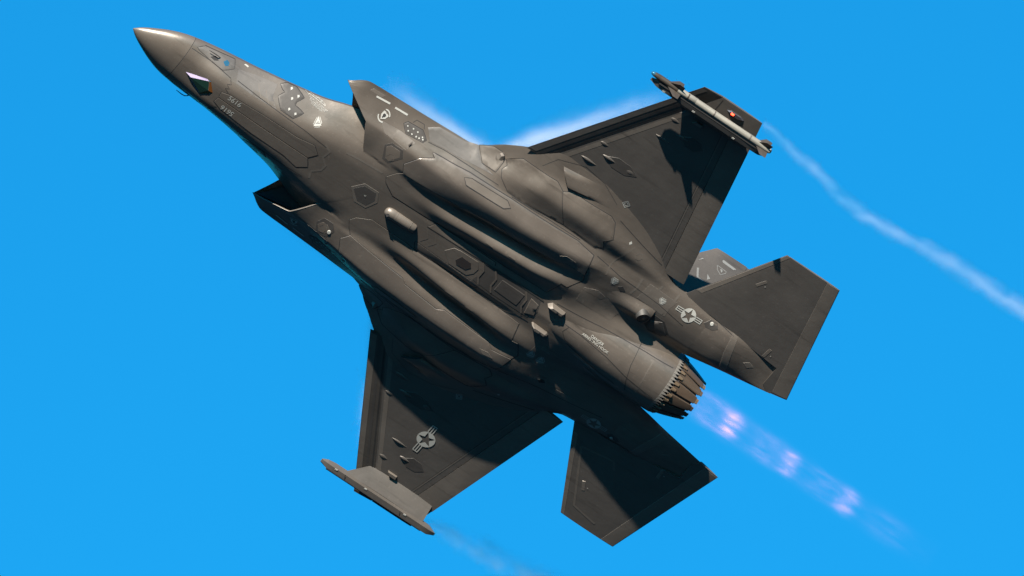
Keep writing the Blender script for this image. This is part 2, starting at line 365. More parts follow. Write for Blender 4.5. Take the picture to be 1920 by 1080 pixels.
# ---- centre fuselage, underside and back
def lip(y):
    return float(np.interp(y, [.80, 1.44, 1.80], [5.33, 4.96, 4.19]))
NS = 9
svals = [i / NS for i in range(11 * NS + 1)]
tr = np.concatenate([np.linspace(0, .12, 22), np.linspace(.12, 1, 150)[1:]])
cols = []
for s in svals:
    x0 = 5.5
    for _ in range(30):
        y = ycol(x0, s); x0 = .5 * x0 + .5 * (float(vline(y)) if y < .8 else lip(y))
    cols.append([(x, ycol(x, s)) for x in (x0 + (13.3 - x0) * tr)])
nr = len(tr); vs = []; fs = []
full = [(-1, c) for c in reversed(cols[1:])] + [(1, c) for c in cols]
for sg, c in full:
    vs += [(x, sg * y, zl(x, y)) for x, y in c]
for i in range(len(full) - 1):
    for j in range(nr - 1):
        fs.append((i * nr + j, (i + 1) * nr + j, (i + 1) * nr + j + 1, i * nr + j + 1))
build('belly', vs, fs, BODY, jet, True, .7, down=True)
# back: from chine to chine
def ztop(x): return float(pchip([4.1, 5, 6, 8, 10, 12, 13.3], [.5, .78, .84, .86, .82, .74, .70], x))
def ltop(y): return float(np.interp(abs(y), [0, .9, 1.8, 2.2], [5.2, 4.95, 4.19, 4.58]))
vs = []; fs = []; nx = 90; ny = 48
for j in range(ny + 1):
    t = -1 + 2 * j / ny; e = abs(math.sin(t * math.pi / 2)); x0 = 4.19 + (1 - e) * 1.0
    for i in range(nx):
        x = x0 + (13.3 - x0) * i / (nx - 1); w = ycol(x, 11); ze = zl(x, w)
        y = w * math.sin(t * math.pi / 2); vs.append((x, y, ze + (ztop(x) - ze) * max(1 - e ** 2.2, 0) ** .9))
for j in range(ny):
    for i in range(nx - 1): fs.append((j * nx + i, (j + 1) * nx + i, (j + 1) * nx + i + 1, j * nx + i + 1))
build('back', vs, fs, BODY, jet, True, .7, down=False)
# closing wall at the rear
ws = []
for i in range(41):
    y = -2.06 + 4.12 * i / 40; w = 2.06; ze = zl(13.3, w)
    ws.append(((13.3, y, zl(13.3, abs(y))), (13.3, y, ze + (ztop(13.3) - ze) * max(1 - abs(y / w) ** 2.2, 0) ** .9)))
build('rear_bulkhead', [p for q in ws for p in q], [(2 * i, 2 * i + 2, 2 * i + 3, 2 * i + 1) for i in range(40)], SOOT, jet, False)
# canopy and spine, on the far side
cs = []
for x in np.linspace(2.35, 6.2, 26):
    u = (x - 2.35) / 3.85; h = .62 * math.sin(min(u * 2.1, 1) * math.pi / 2) * (1 - .55 * max(u - .4, 0)); w = .40 * math.sin(min(u * 2.6 + .05, 1) * math.pi / 2)
    zb = float(fb(min(x, 6.5))[3]) - .22
    cs.append([(x, w * math.cos(a), zb + (h + .05) * max(math.sin(a), -.3)) for a in np.linspace(-.3, math.pi + .3, 24)])
loft('canopy', cs, CANOPY, jet)

# ---- intakes
for sd in (1, -1):
    L = [(5.37, .84, -.315), (5.17, 1.12, -.29), (5.0, 1.41, -.245), (4.62, 1.58, -.07), (4.26, 1.76, .085), (4.5, 1.62, .30), (4.9, 1.2, .52), (5.2, .95, .5), (5.35, .8, .1)]
    secs = []
    for k in range(8):
        t = k / 7; c = np.array((6.9, 1.15, .08))
        secs.append([(sd_x + (t * 1.5), sd * (y + (c[1] - y) * t * .35), z + (c[2] - z) * t * .35) for sd_x, y, z in L])
    d = loft('intake_duct', secs, BLACK, jet, True, False, True, None)
    b = build('compressor_face', secs[-1], [tuple(range(len(L)))], BLACK, d, False)
    # rounded lip along the opening
    lp = resample([(5.33, .80), (4.96, 1.44), (4.19, 1.80)], .06, False)
    lv = []; lf = []
    for i, (x, y) in enumerate(lp):
        z = zl(x, y); lv += [(x, sd * y, z - .003), (x - .018, sd * y, z + .014), (x + .012, sd * y, z + .035), (x + .03, sd * y, z + .045)]
    for i in range(len(lp) - 1):
        for j in range(3): lf.append((4 * i + j, 4 * i + j + 1, 4 * i + 5 + j, 4 * i + 4 + j))
    build('intake_lip', lv, lf, EDGE, d, True, None)

# ---- engine fairing and nozzle
secs = []
for x in list(np.linspace(10.3, 13.42, 40)):
    r = nac_r(x); secs.append([(x, r * math.sin(a), NZ - r * math.cos(a)) for a in np.linspace(0, 2 * math.pi, 96, endpoint=False)])
loft('engine_fairing', secs, AFTP, jet, True, False)
noz = empty('nozzle', jet)
NT = 60
tv = []; tf = []
for i in range(NT):                          # saw-toothed rim of the fairing
    a0, a1, am = [2 * math.pi * (i + k) / NT for k in (0, 1, .5)]
    for r in (.707, .69):
        tv += [(13.36, r * math.sin(a0), NZ - r * math.cos(a0)), (13.36, r * math.sin(a1), NZ - r * math.cos(a1)), (13.50, (r - .008) * math.sin(am), NZ - (r - .008) * math.cos(am))]
    k = 6 * i; tf += [(k, k + 1, k + 2), (k + 3, k + 5, k + 4), (k, k + 2, k + 5, k + 3), (k + 1, k + 4, k + 5, k + 2)]
build('toothed_rim', tv, tf, TOOTH, noz, False)
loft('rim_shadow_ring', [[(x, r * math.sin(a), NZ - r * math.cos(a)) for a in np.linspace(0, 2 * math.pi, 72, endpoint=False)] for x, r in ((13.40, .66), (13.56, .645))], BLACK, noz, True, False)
NP = 15
for i in range(NP):
    am = 2 * math.pi * (i + .5) / NP; hw = math.pi / NP
    def pt(x, r, a): return (x, r * math.sin(a), NZ - r * math.cos(a))
    def strip(xa, xb, ra, rb, da, db, ridge, th):
        st = []
        for t in np.linspace(0, 1, 7):
            x = xa + (xb - xa) * t; r = ra + (rb - ra) * t ** 1.25; d = da + (db - da) * t
            st.append([pt(x, r, am - d), pt(x, r + ridge * .8, am - d * .82), pt(x, r + ridge, am), pt(x, r + ridge * .8, am + d * .82), pt(x, r, am + d), pt(x, r - th, am + d * .9), pt(x, r - th, am - d * .9)])
        return st
    p = loft('petal', strip(13.50, 14.10, .652, .475, hw * .93, hw * .80, .014, .02), STEEL, noz, True, True, True, .35)
    loft('petal_tip', strip(14.02, 14.17, .487, .455, hw * .66, hw * .55, .012, .02), HOT if i % 2 else STEEL, p, True, True, True, .35)
    # seal between two petals, set lower
    am += hw
    loft('petal_seal', strip(13.50, 14.06, .632, .455, hw * .3, hw * .34, .006, .02), SOOT, p, True, True, True, .35)
    for q in (-1, 1):
        am = 2 * math.pi * (i + .5) / NP + q * hw * .46
        loft('hinge_knuckle', strip(13.49, 13.60, .672, .655, hw * .30, hw * .20, .02, .03), HOT, p, True, True, True, .5)
loft('flame_tube', [[pt(x, r, a) for a in np.linspace(0, 2 * math.pi, 48, endpoint=False)] for x, r in ((12.6, .5), (13.5, .56), (14.06, .435))], SOOT, noz, True, False)
build('flame_holder', [pt(12.62, .52, a) for a in np.linspace(0, 2 * math.pi, 32, endpoint=False)], [tuple(range(32))], SOOT, noz, False)

# ---- tail booms
for sd in (1, -1):
    secs = []
    for x in np.linspace(13.3, 15.30, 44):
        a, b = boom_in(x), boom_out(x); k = 1 - .98 * float(smooth(13.6, 15.2, x)); s = []
        for v in np.linspace(0, 1, 26): y = a + (b - a) * v; s.append((x, sd * y, boom_lo(x, y)))
        for v in np.linspace(1, 0, 14)[1:-1]:
            y = a + (b - a) * v; s.append((x, sd * y, .09 * v + .28 * k * (4 * v * (1 - v)) ** .5))
        secs.append(s)
    bo = loft('tail_boom', secs, AFTP, jet, True, True, True, .7)
    # paler sealing band round the boom
    patch('sealing_band', [(13.84, 1.99), (13.98, 1.97), (14.10, 1.55), (14.24, 1.12), (14.10, 1.06), (13.94, 1.5)], boom_lo, .004, LITE, bo, sd, .08, .01)
    patch('access_panel', [(14.42, 1.50), (14.53, 1.58), (14.66, 1.52), (14.55, 1.43)], boom_lo, .003, EDGE, bo, sd, .06, .008)

# ---- wings
GAP = .005
def flap_hinge(y): return xle(y) + LEF
for sd in (1, -1):
    main = [(7.6, 1.85), (8.38, 2.93), (flap_hinge(6.55) + GAP, 6.55), (11.39, 6.55), (xte(5.96), 5.96), (xte(5.96) - TEF - GAP, 5.96), (xte(2.22) - TEF - GAP, 2.22), (xte(1.85) - TEF, 1.85)]
    wing = shell('wing', main, wlo, wup, WING, jet, sd, .13)
    fl = [(xle(2.93), 2.93), (xle(6.55), 6.55), (flap_hinge(6.55) - GAP, 6.55), (flap_hinge(2.93) - GAP, 2.93)]
    f = shell('leading_edge_flap', fl, wlo, wup, LEP, wing, sd, .12)
    te = [(xte(2.24) - TEF + GAP, 2.24), (xte(2.24), 2.24), (xte(5.94), 5.94), (xte(5.94) - TEF + GAP, 5.94)]
    shell('flaperon', te, lambda x, y: wlo(x, y), lambda x, y: wup(x, y), EDGE, wing, sd, .12)
    thin = lambda k: (lambda x, y: .5 * (wlo(x, y) + wup(x, y)) + k * .35 * (wup(x, y) - wlo(x, y)))
    shell('hinge_cover', [(xte(2.24) - TEF - .04, 2.24), (xte(2.24) - TEF + .04, 2.24), (xte(5.93) - TEF + .04, 5.93), (xte(5.93) - TEF - .04, 5.93)], thin(-1), thin(1), SEAM, wing, sd, .12)
    shell('hinge_cover', [(flap_hinge(2.95) - .04, 2.95), (flap_hinge(6.53) - .04, 6.53), (flap_hinge(6.53) + .04, 6.53), (flap_hinge(2.95) + .04, 2.95)], thin(-1), thin(1), SEAM, wing, sd, .12)
    # paint bands along the front of the wing box
    patch('paint_band', [(flap_hinge(2.98) + .04, 2.98), (flap_hinge(6.2) + .04, 6.2), (flap_hinge(6.2) + .14, 6.2), (flap_hinge(2.98) + .16, 2.98)], wlo, .0025, LITE, wing, sd, .15)
    patch('paint_band', [(xle(2.98) + .015, 2.98), (xle(6.5) + .015, 6.5), (xle(6.5) + .13, 6.5), (xle(2.98) + .17, 2.98)], wlo, .0025, LITE, wing, sd, .12)
    patch('paint_band', [(xle(2.98) + .22, 2.98), (xle(6.2) + .22, 6.2), (xle(6.2) + .27, 6.2), (xle(2.98) + .30, 2.98)], wlo, .0025, DARK, wing, sd, .15)
    patch('paint_band', [(xle(2.98) + .36, 2.98), (xle(6.2) + .36, 6.2), (xle(6.2) + .39, 6.2), (xle(2.98) + .41, 2.98)], wlo, .0025, SOOT, wing, sd, .15)
    patch('paint_band', [(xte(2.4) - TEF - .16, 2.4), (xte(5.9) - TEF - .16, 5.9), (xte(5.9) - TEF - .13, 5.9), (xte(2.4) - TEF - .13, 2.4)], wlo, .0025, EDGE, wing, sd, .15)
    ribbon('panel_seam', [(xte(2.5) - TEF - .17, 2.5), (xte(5.9) - TEF - .17, 5.9)], wlo, .003, .008, SEAM, wing, sd)
    ribbon('panel_seam', [(8.44, 2.8), (8.62, 3.12), (9.18, 3.33), (9.71, 3.24), (10.18, 3.0)], low, .003, .012, DARK, wing, sd)
    ribbon('panel_seam', [(10.44, 6.50), (10.44, 6.2)], wlo, .004, .012, SEAM, wing, sd)
    # covers over the weapon stations with a teardrop bump
    for k, (cx, cy, ln) in enumerate([(9.72, 3.80, .80), (10.56, 5.20, .52)]):
        pv = [(cx - ln * .5, cy), (cx - ln * .18, cy + .14), (cx + ln * .22, cy + .13), (cx + ln * .5, cy), (cx + ln * .22, cy - .13), (cx - ln * .18, cy - .14)]
        patch('station_cover', pv, wlo, .004, DARK, wing, sd, .08, .008)
    for k, (cx, cy, ln, w, h) in enumerate([(9.45, 3.80, .36, .040, .028), (9.15, 3.49, .42, .036, .026), (9.17, 4.03, .24, .04, .014), (10.35, 5.20, .28, .040, .024), (10.03, 4.92, .40, .028, .022), (9.97, 5.45, .24, .045, .014), (9.98, 3.80, .25, .06, .010)]):
        ss = []
        for t in np.linspace(0, 1, 13):
            r = max(math.sin(t ** .7 * math.pi), .02) ** 1.2
            ss.append([(cx - ln / 2 + ln * t, sd * (cy + w * r * math.cos(a)), wlo(cx, cy) + .004 - (h * r + .004) * math.sin(a)) for a in np.linspace(0, math.pi, 11)])
        loft('teardrop_fairing', ss, WING, wing, False, False)
    # wedge fairing next to the gear door: sharp front, sloping out aft
    ss = []
    for t in np.linspace(0, 1, 14):
        h = .085 * (1 - smooth(.05, 1, t)); ya = 3.06 + .10 * t; yb = 2.74 + .12 * t
        row = []
        for v in np.linspace(0, 1, 9):
            y = yb + (ya - yb) * v; x = 8.80 + (9.16 - 8.80) * (1 - v) + t * (.95 - .15 * v)
            row.append((x, sd * y, low(x, y) - h * (1 - (2 * v - 1) ** 4) ** .5 - .0015))
        ss.append(row)
    loft('wedge_fairing', ss, BODY, wing, False, False)
    build('wedge_front', ss[0] + [(x, y, z + .12) for x, y, z in ss[0]], [(i, i + 1, i + 10, i + 9) for i in range(8)], SEAM, wing, False)

# ---- wing tip lamps
for sd, mt in ((1, RED), (-1, GREEN)):
    base = prism('wingtip_lamp', [(10.62, sd * 6.36), (10.72, sd * 6.41), (10.98, sd * 6.41), (11.08, sd * 6.36), (10.98, sd * 6.31), (10.72, sd * 6.31)], wlo(10.8, 6.4) + .01, wlo(10.8, 6.4) - .03, CLEAR, jet, .3)
    prism('lamp_glow', [(10.74, sd * 6.335), (10.74, sd * 6.385), (10.82, sd * 6.385), (10.82, sd * 6.335)], wlo(10.8, 6.4) - .02, wlo(10.8, 6.4) - .042, mt, base, .3)

# ---- weapon pylons, leaning outwards
for sd in (1, -1):
    py = empty('weapon_pylon', jet)
    top = lambda x: wlo(x, 5.80) + .01
    ss = []
    for x in np.linspace(0, 1, 16):
        xt = 9.90 + 1.55 * x; xb = 9.45 + 2.0 * x; th = .055 * math.sin(math.pi * (.08 + .84 * x)) ** .6 + .004
        ss.append([(xt, sd * (5.82 + th), wlo(xt, 5.84) + .02), (xb, sd * (6.14 + th), -.26), (xb, sd * (6.14 - th), -.28), (xt, sd * (5.82 - th), wlo(xt, 5.8) + .02)])
    loft('pylon_body', ss, WING, py, True, True, True, .5)
    ss = []
    for x, k in ((8.92, .12), (9.05, .75), (9.22, 1), (11.42, 1), (11.62, .9), (11.78, .10)):
        ss.append([(x + dx, sd * (6.16 + oy * (.4 + .6 * k)), -.295 + oz * k) for dx, oy, oz in ((0, -.075, .085), (0, .03, .095), (0, .10, -.01), (.03, .07, -.085), (.03, -.06, -.07))])
    rail = loft('launch_rail', ss, WING, py, True, True, True, .35)
    ss = [[(x, sd * (6.22 + .035 * math.cos(a)), -.35 + .035 * math.sin(a)) for a in np.linspace(0, 2 * math.pi, 8, endpoint=False)] for x in (9.1, 11.5)]
    loft('rail_groove', ss, SEAM, rail)
    prism('attach_block', [(10.22, sd * 5.66), (10.30, sd * 5.74), (10.48, sd * 5.74), (10.46, sd * 5.66)], wlo(10.3, 5.7) + .01, wlo(10.3, 5.7) - .06, LITE, py, .15)
    for x in (9.25, 10.0, 11.0): prism('fastener', [(x, sd * 6.10), (x, sd * 6.13), (x + .06, sd * 6.13), (x + .06, sd * 6.10)], -.355, -.377, WHITE, rail)
    for x in (9.5, 10.9): ribbon('panel_seam', [(x, 6.09), (x + .05, 6.20)], lambda x_, y_: -.38, .001, .012, SEAM, rail, sd)

# ---- horizontal tails
def st_c(x, y):
    le = 12.52 + (y - 2.0) * (13.64 - 12.52) / 2.2; te = 15.67 - (y - 1.27) * (15.67 - 14.975) / 2.92
    c = min(max((x - le) / (te - le), 0), 1); T = .055 - .035 * min(max((y - 1.3) / 2.9, 0), 1)
    return .04 + .016 * (y - 1.3), T * (4 * c * (1 - c)) ** .6 + .004
def st_lo(x, y): m, t = st_c(x, abs(y)); return m - t
def st_up(x, y): m, t = st_c(x, abs(y)); return m + t
for sd in (1, -1):
    pl = [(12.52, 2.02), (13.64, 4.2), (14.975, 4.2), (15.67, 1.27), (15.2, 1.19), (15.05, 1.3), (15.05, 1.80), (13.9, 1.92), (13.3, 1.98)]
    st = shell('horizontal_tail', pl, st_lo, st_up, WING, jet, sd, .11)
    xt = lambda y: 15.67 - (y - 1.27) * .695 / 2.92
    patch('edge_strip', [(xt(4.19) - .30, 4.19), (xt(4.19) - .012, 4.19), (xt(1.29) - .012, 1.29), (xt(1.25) - .36, 1.25)], st_lo, .003, LITE, st, sd, .12, .006)
    xl = lambda y: 12.58 + (y - 2.14) * 1.06 / 2.06
    patch('edge_strip', [(xl(2.3) + .02, 2.3), (xl(4.19) + .012, 4.19), (xl(4.19) + .09, 4.19), (xl(2.3) + .13, 2.3)], st_lo, .003, LITE, st, sd, .12, .006)
    for (cx, cy, an) in ((13.62, 3.30, 1.05), (14.68, 1.98, 1.45)):
        q = [(cx + u * math.cos(an) - v * math.sin(an), cy + u * math.sin(an) + v * math.cos(an)) for u, v in ((-.12, -.032), (.12, -.032), (.12, .032), (-.12, .032))]
        patch('access_panel', q, st_lo, .004, LITE, st, sd, .06, .006)
        c = (cx + .09, cy - .02); patch('fastener', [(c[0], c[1]), (c[0] + .02, c[1]), (c[0] + .02, c[1] + .02), (c[0], c[1] + .02)], st_lo, .008, WHITE, st, sd, .05)
    for line in () if sd > 0 else ([(13.02, 2.5), (13.75, 3.85), (14.35, 3.95)], [(13.02, 2.5), (13.75, 2.35), (13.9, 2.55)]):
        ribbon('joint_tape', line, st_lo, .003, .05, DARK if sd > 0 else EDGE, st, sd)

# ---- vertical tails, leaning outwards
VT0 = np.array((11.33, 1.55, .30)); VS = np.array((0, .68, 1.0))
def vt(a, b, c):                              # a aft, b up the fin, c through its thickness
    n = np.array((0, 1, -.68)) / 1.209
    p = VT0 + np.array((a, 0, 0)) + VS * b + n * c
    return tuple(p)
def vt_t(a, b):
    le = 1.13 * b; te = 2.85 - .10 * b; c = min(max((a - le) / (te - le), 0), 1)
    return (.085 - .05 * b / 1.3) * (4 * c * (1 - c)) ** .6 + .004
for sd in (1, -1):
    fin = shell('vertical_tail', [(-.35, -.31), (1.47, 1.30), (2.22, 1.30), (2.19, .8), (2.12, -.35)], lambda a, b: -vt_t(a, b), vt_t, DARK, jet, sd, .12, vt)  # fin and rudder colour darkened in place of missing shade
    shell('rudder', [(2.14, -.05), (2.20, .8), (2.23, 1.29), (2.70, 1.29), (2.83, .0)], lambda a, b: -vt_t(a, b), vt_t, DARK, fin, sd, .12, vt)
    def fin_print(name, pts, th=.004):
        f = [vt(a, b, vt_t(a, b) + .004) for a, b in pts]
        return build(name, [(x, sd * y, z) for x, y, z in f], [tuple(range(len(f)))], TAILM, fin, False)
    # unit letters and badge on the outer face
    for q in ([(1.28, .77), (1.32, .79), (1.40, .64), (1.37, .61)], [(1.37, .61), (1.40, .64), (1.56, .63), (1.52, .60)], [(1.54, .78), (1.64, .73), (1.59, .68)]):
        fin_print('unit_letter', q)
    fin_print('unit_stripe', [(1.69, 1.15), (1.71, 1.17), (2.04, 1.15), (1.99, 1.11), (1.71, 1.12)])
    fin_print('unit_stripe', [(1.22, .90), (1.33, .985), (1.29, .985), (1.23, .91)])
    bd = [(1.64, 1.02), (1.87, 1.01), (1.88, .98), (1.79, .90), (1.68, .95)]
    for i in range(5):
        a, b = np.array(bd[i]), np.array(bd[(i + 1) % 5]); d = (b - a) / np.linalg.norm(b - a); n = np.array((-d[1], d[0])) * .005
        fin_print('badge_outline', [tuple(a - n), tuple(b - n), tuple(b + n), tuple(a + n)])
    fin_print('badge_figure', [(1.73, .99), (1.77, 1.0), (1.80, .98), (1.79, .94)])

# ------------------------------------------------------------------ doors and panels of the belly
# resprayed skin panels of slightly different tone
for sd in (1, -1):
    for poly, mt in (([(2.25, .62), (2.6, .70), (3.1, .79), (3.14, .62), (3.36, .50), (2.7, .46), (2.35, .46)], CHIN),
                     ([(5.42, 1.46), (5.95, 1.47), (6.05, 1.66), (5.7, 1.66), (5.2, 1.60)], EDGE),
                     ([(10.75, .75), (11.6, .72), (11.7, 1.0), (11.0, 1.2), (10.72, 1.1)], AFTP),
                     ([(11.75, 1.5), (12.4, 1.45), (12.5, 1.85), (11.8, 1.9)], EDGE)):
        patch('skin_panel', poly, low, .0025, mt, jet, sd, .07, .004)
OUTER = [(6.23, 1.0), (6.12, 1.19), (6.29, 1.51), (6.56, 1.67), (6.46, 1.72), (7.32, 1.84), (8.31, 1.89), (9.99, 1.91), (10.44, 1.83), (10.54, 1.37), (10.08, 1.41), (9.94, 1.3), (8.76, 1.22), (8.61, 1.29), (7.75, 1.21), (7.65, 1.13)]
INNER = [(6.23, .985), (6.12, .87), (6.01, .69), (6.09, .56), (6.37, .39), (7.27, .41), (7.45, .44), (9.12, .46), (10.17, .52), (10.27, .93), (10.42, .92), (10.60, 1.22), (10.54, 1.35), (10.08, 1.39), (9.94, 1.28), (8.76, 1.20), (8.61, 1.27), (7.75, 1.19), (7.65, 1.11)]
GEAR1 = [(7.83, 2.23), (7.88, 2.34), (7.79, 2.42), (8.05, 2.65), (8.88, 2.72), (9.09, 2.63), (9.52, 2.04), (8.58, 1.96), (8.19, 1.97), (7.91, 2.12)]
GEAR2 = [(9.11, 2.63), (9.29, 2.72), (10.24, 2.72), (10.38, 2.65), (10.55, 2.36), (10.41, 2.22), (10.5, 2.08), (10.37, 1.98), (9.55, 2.04)]
def door(name, poly, mat, sd, lab=None, off=.004, w=.010, step=.05):
    d = patch(name, poly, low, off, mat, jet, sd, step, .014)
    ribbon('seam', grow(resample(poly, .08), .014), low, .003, w, SEAM, d, sd, True)
    if lab: d['label'] = lab
    return d
for sd in (1, -1):
    ob = door('weapon_bay_door', OUTER, DOORP, sd, 'outer weapon bay door', .010, .016, .05)
    door('weapon_bay_door', INNER, BODY, sd, 'inner weapon bay door', .007, .010, .045)
    acc = [(7.26, 1.745), (7.38, 1.66), (8.30, 1.70), (8.42, 1.77), (8.28, 1.85), (7.40, 1.81)]
    patch('access_panel', acc, low, .018, LITE, ob, sd, .08, .006); ribbon('seam', acc, low, .020, .012, SEAM, ob, sd, True)
    patch('access_panel', [(9.86, 1.50), (9.98, 1.58), (10.22, 1.56), (10.06, 1.48)], low, .016, EDGE, ob, sd, .08, .006)
    door('gear_door', GEAR1, BODY, sd, 'front main gear door', .005, .011, .05)
    door('gear_door', GEAR2, BODY, sd, 'rear main gear door', .005, .011, .05)
    door('glove_panel', [(7.19, 2.26), (7.44, 2.43), (7.70, 2.46), (7.76, 2.32), (7.74, 2.12), (7.43, 2.09)], LITE, sd, None, .004, .012)
    door('keel_panel', [(7.36, .235), (7.46, .40), (8.95, .395), (8.99, .29)], BODY, sd, None, .004, .012)
    patch('chine_panel', [(6.28, 1.82), (6.6, 1.88), (6.89, 1.91), (7.75, 2.04), (7.40, 2.07), (7.16, 2.24), (6.9, 2.15), (6.3, 2.10), (6.1, 1.98)], low, .004, CHIN, jet, sd, .07, .008)
    ribbon('panel_seam', [(6.26, 1.80), (6.6, 1.86), (6.89, 1.89), (7.95, 1.96)], low, .003, .012, SEAM, jet, sd)
    ribbon('panel_seam', [(8.31, 1.93), (9.2, 1.965), (10.02, 1.955)], low, .003, .012, SEAM, jet, sd)
    ribbon('panel_seam', [(10.52, 1.86), (11.2, 1.72), (12.2, 1.62), (12.9, 1.50)], low, .003, .012, SEAM, jet, sd)
    ribbon('panel_seam', [(10.45, 2.75), (11.2, 2.52), (11.75, 2.36)], low, .003, .012, SEAM, jet, sd)
    ribbon('panel_seam', [(10.9, 1.62), (10.86, 1.85), (10.92, 2.1), (11.05, 2.42)], low, .003, .03, EDGE, jet, sd)
    ribbon('panel_seam', [(12.45, 1.45), (12.42, 1.75), (12.45, 2.0)], low, .003, .05, EDGE, jet, sd)
    ribbon('panel_seam', [(12.62, 2.06), (13.3, 1.98), (13.9, 1.90)], low, .003, .012, SEAM, jet, sd)
    # hexagon hatches
    hx = [(5.56, 1.27), (5.66, 1.40), (5.92, 1.43), (6.02, 1.27), (5.84, .96), (5.70, .97)] if sd > 0 else [(5.52, 1.24), (5.60, 1.05), (5.80, 1.02), (5.93, 1.16), (5.88, 1.40), (5.64, 1.48)]
    h = patch('hexagon_hatch', hx, low, .0025, DARK, jet, sd, .07, .006)
    hi = [(5.61, 1.25), (5.68, 1.34), (5.89, 1.37), (5.96, 1.25), (5.82, 1.02), (5.74, 1.03)] if sd > 0 else [(5.57, 1.28), (5.63, 1.15), (5.74, 1.14), (5.84, 1.2), (5.80, 1.36), (5.68, 1.40)]
    patch('hatch_lid', hi, low, .005, BODY, h, sd, .06, .006)
    hl = [(5.72, 1.07), (5.77, 1.2), (5.84, 1.22), (5.9, 1.11), (5.82, 1.02), (5.75, 1.03)] if sd > 0 else [(5.62, 1.3), (5.67, 1.17), (5.74, 1.17), (5.79, 1.26), (5.76, 1.37), (5.68, 1.39)]
    ribbon('hatch_ring', hl, low, .008, .010, LITE, h, sd, True, .05)
    # small lamps
    if sd < 0:
        c = (5.85, 1.25); lm = patch('belly_lamp', [(c[0] + .035 * math.cos(t), c[1] + .045 * math.sin(t)) for t in np.linspace(0, 2 * math.pi, 8, endpoint=False)], low, .02, WHITE, jet, sd, .05, .01)
    hb = patch('lamp_panel', [(13.22, 1.80), (13.30, 1.92), (13.46, 1.93), (13.54, 1.84), (13.46, 1.76), (13.30, 1.74)], low, .003, DARK, jet, sd, .07, .006)
    patch('boom_lamp', [(13.37 + .035 * math.cos(t), 1.865 + .035 * math.sin(t)) for t in np.linspace(0, 2 * math.pi, 8, endpoint=False)], low, .012, WHITE, hb, sd, .05, .008)
    patch('hatch_dark', [(11.28, 1.50), (11.36, 1.56), (11.47, 1.49), (11.39, 1.43)], low, .004, SEAM, jet, sd, .05, .005)
    hs = [(11.24 + .075 * math.cos(t), 2.30 + .075 * math.sin(t)) for t in np.linspace(0, 2 * math.pi, 6, endpoint=False)]
    ribbon('hatch_ring', hs, low, .004, .014, EDGE, jet, sd, True, .05)
    ha = [(11.12, 1.01), (11.24, 1.17), (11.41, 1.13), (11.43, .94), (11.31, .85)]
    ribbon('hatch_ring', ha, low, .004, .014, EDGE, jet, sd, True, .05)

# keel: hexagon hatch, sensor hatch, hook bay
def hexa(pts, name, mat, off, parent): return patch(name, pts, low, off, mat, parent, 1, .07, .008)
h = hexa([(5.58, .0), (5.76, .25), (6.10, .26), (6.22, .03), (6.10, -.24), (5.82, -.26)], 'keel_hatch', EDGE, .004, jet)
hexa([(5.64, .0), (5.79, .2), (6.07, .21), (6.15, .03), (6.07, -.18), (5.86, -.20)], 'hatch_lid', DARK, .0055, h)
h = hexa([(7.96, -.02), (8.08, .16), (8.24, .19), (8.66, .20), (8.76, .05), (8.74, -.1), (8.64, -.23), (8.2, -.23)], 'sensor_hatch', BODY, .006, jet)
hexa([(8.26, -.06), (8.32, .09), (8.55, .08), (8.62, -.02), (8.55, -.13), (8.33, -.14)], 'sensor_window', plain('sensor_glass', (.022, .019, .018), .25), .012, h)
ribbon('panel_seam', [(7.40, .16), (7.52, .0), (7.43, -.16)], low, .003, .02, EDGE, h)
ribbon('panel_seam', [(7.60, .16), (7.72, .0), (7.63, -.16)], low, .003, .02, EDGE, h)
# hook bay: darker stained recess panels with raised frames
hk = empty('hook_bay', jet)
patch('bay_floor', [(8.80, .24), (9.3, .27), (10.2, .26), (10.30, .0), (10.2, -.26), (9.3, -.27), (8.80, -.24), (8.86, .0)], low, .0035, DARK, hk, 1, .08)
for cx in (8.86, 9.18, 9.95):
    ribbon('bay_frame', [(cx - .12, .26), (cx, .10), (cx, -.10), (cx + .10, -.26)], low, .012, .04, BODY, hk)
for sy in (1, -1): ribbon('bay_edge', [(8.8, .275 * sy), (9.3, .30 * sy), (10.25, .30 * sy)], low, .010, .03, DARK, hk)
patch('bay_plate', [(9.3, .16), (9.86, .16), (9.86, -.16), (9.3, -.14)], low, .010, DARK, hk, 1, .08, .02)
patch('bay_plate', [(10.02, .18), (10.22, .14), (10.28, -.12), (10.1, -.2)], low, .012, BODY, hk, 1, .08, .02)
for line in ([(10.5, .42), (11.5, .53), (12.6, .60), (13.3, .62)], [(10.9, .16), (11.3, .18), (12.0, .14), (12.6, .02), (13.3, -.05)], [(11.0, .16), (10.95, .0), (11.1, -.14), (11.4, -.16)], [(12.45, .66), (12.5, .3), (12.62, -.05), (12.75, -.3)], [(11.2, -.2), (11.9, -.3), (12.5, -.33)]):
    ribbon('panel_seam', line, low, .004, .011, SEAM, hk)
ribbon('panel_seam', [(12.85, .69), (12.86, .4), (12.9, .1), (12.95, -.2)], low, .004, .022, EDGE, hk)

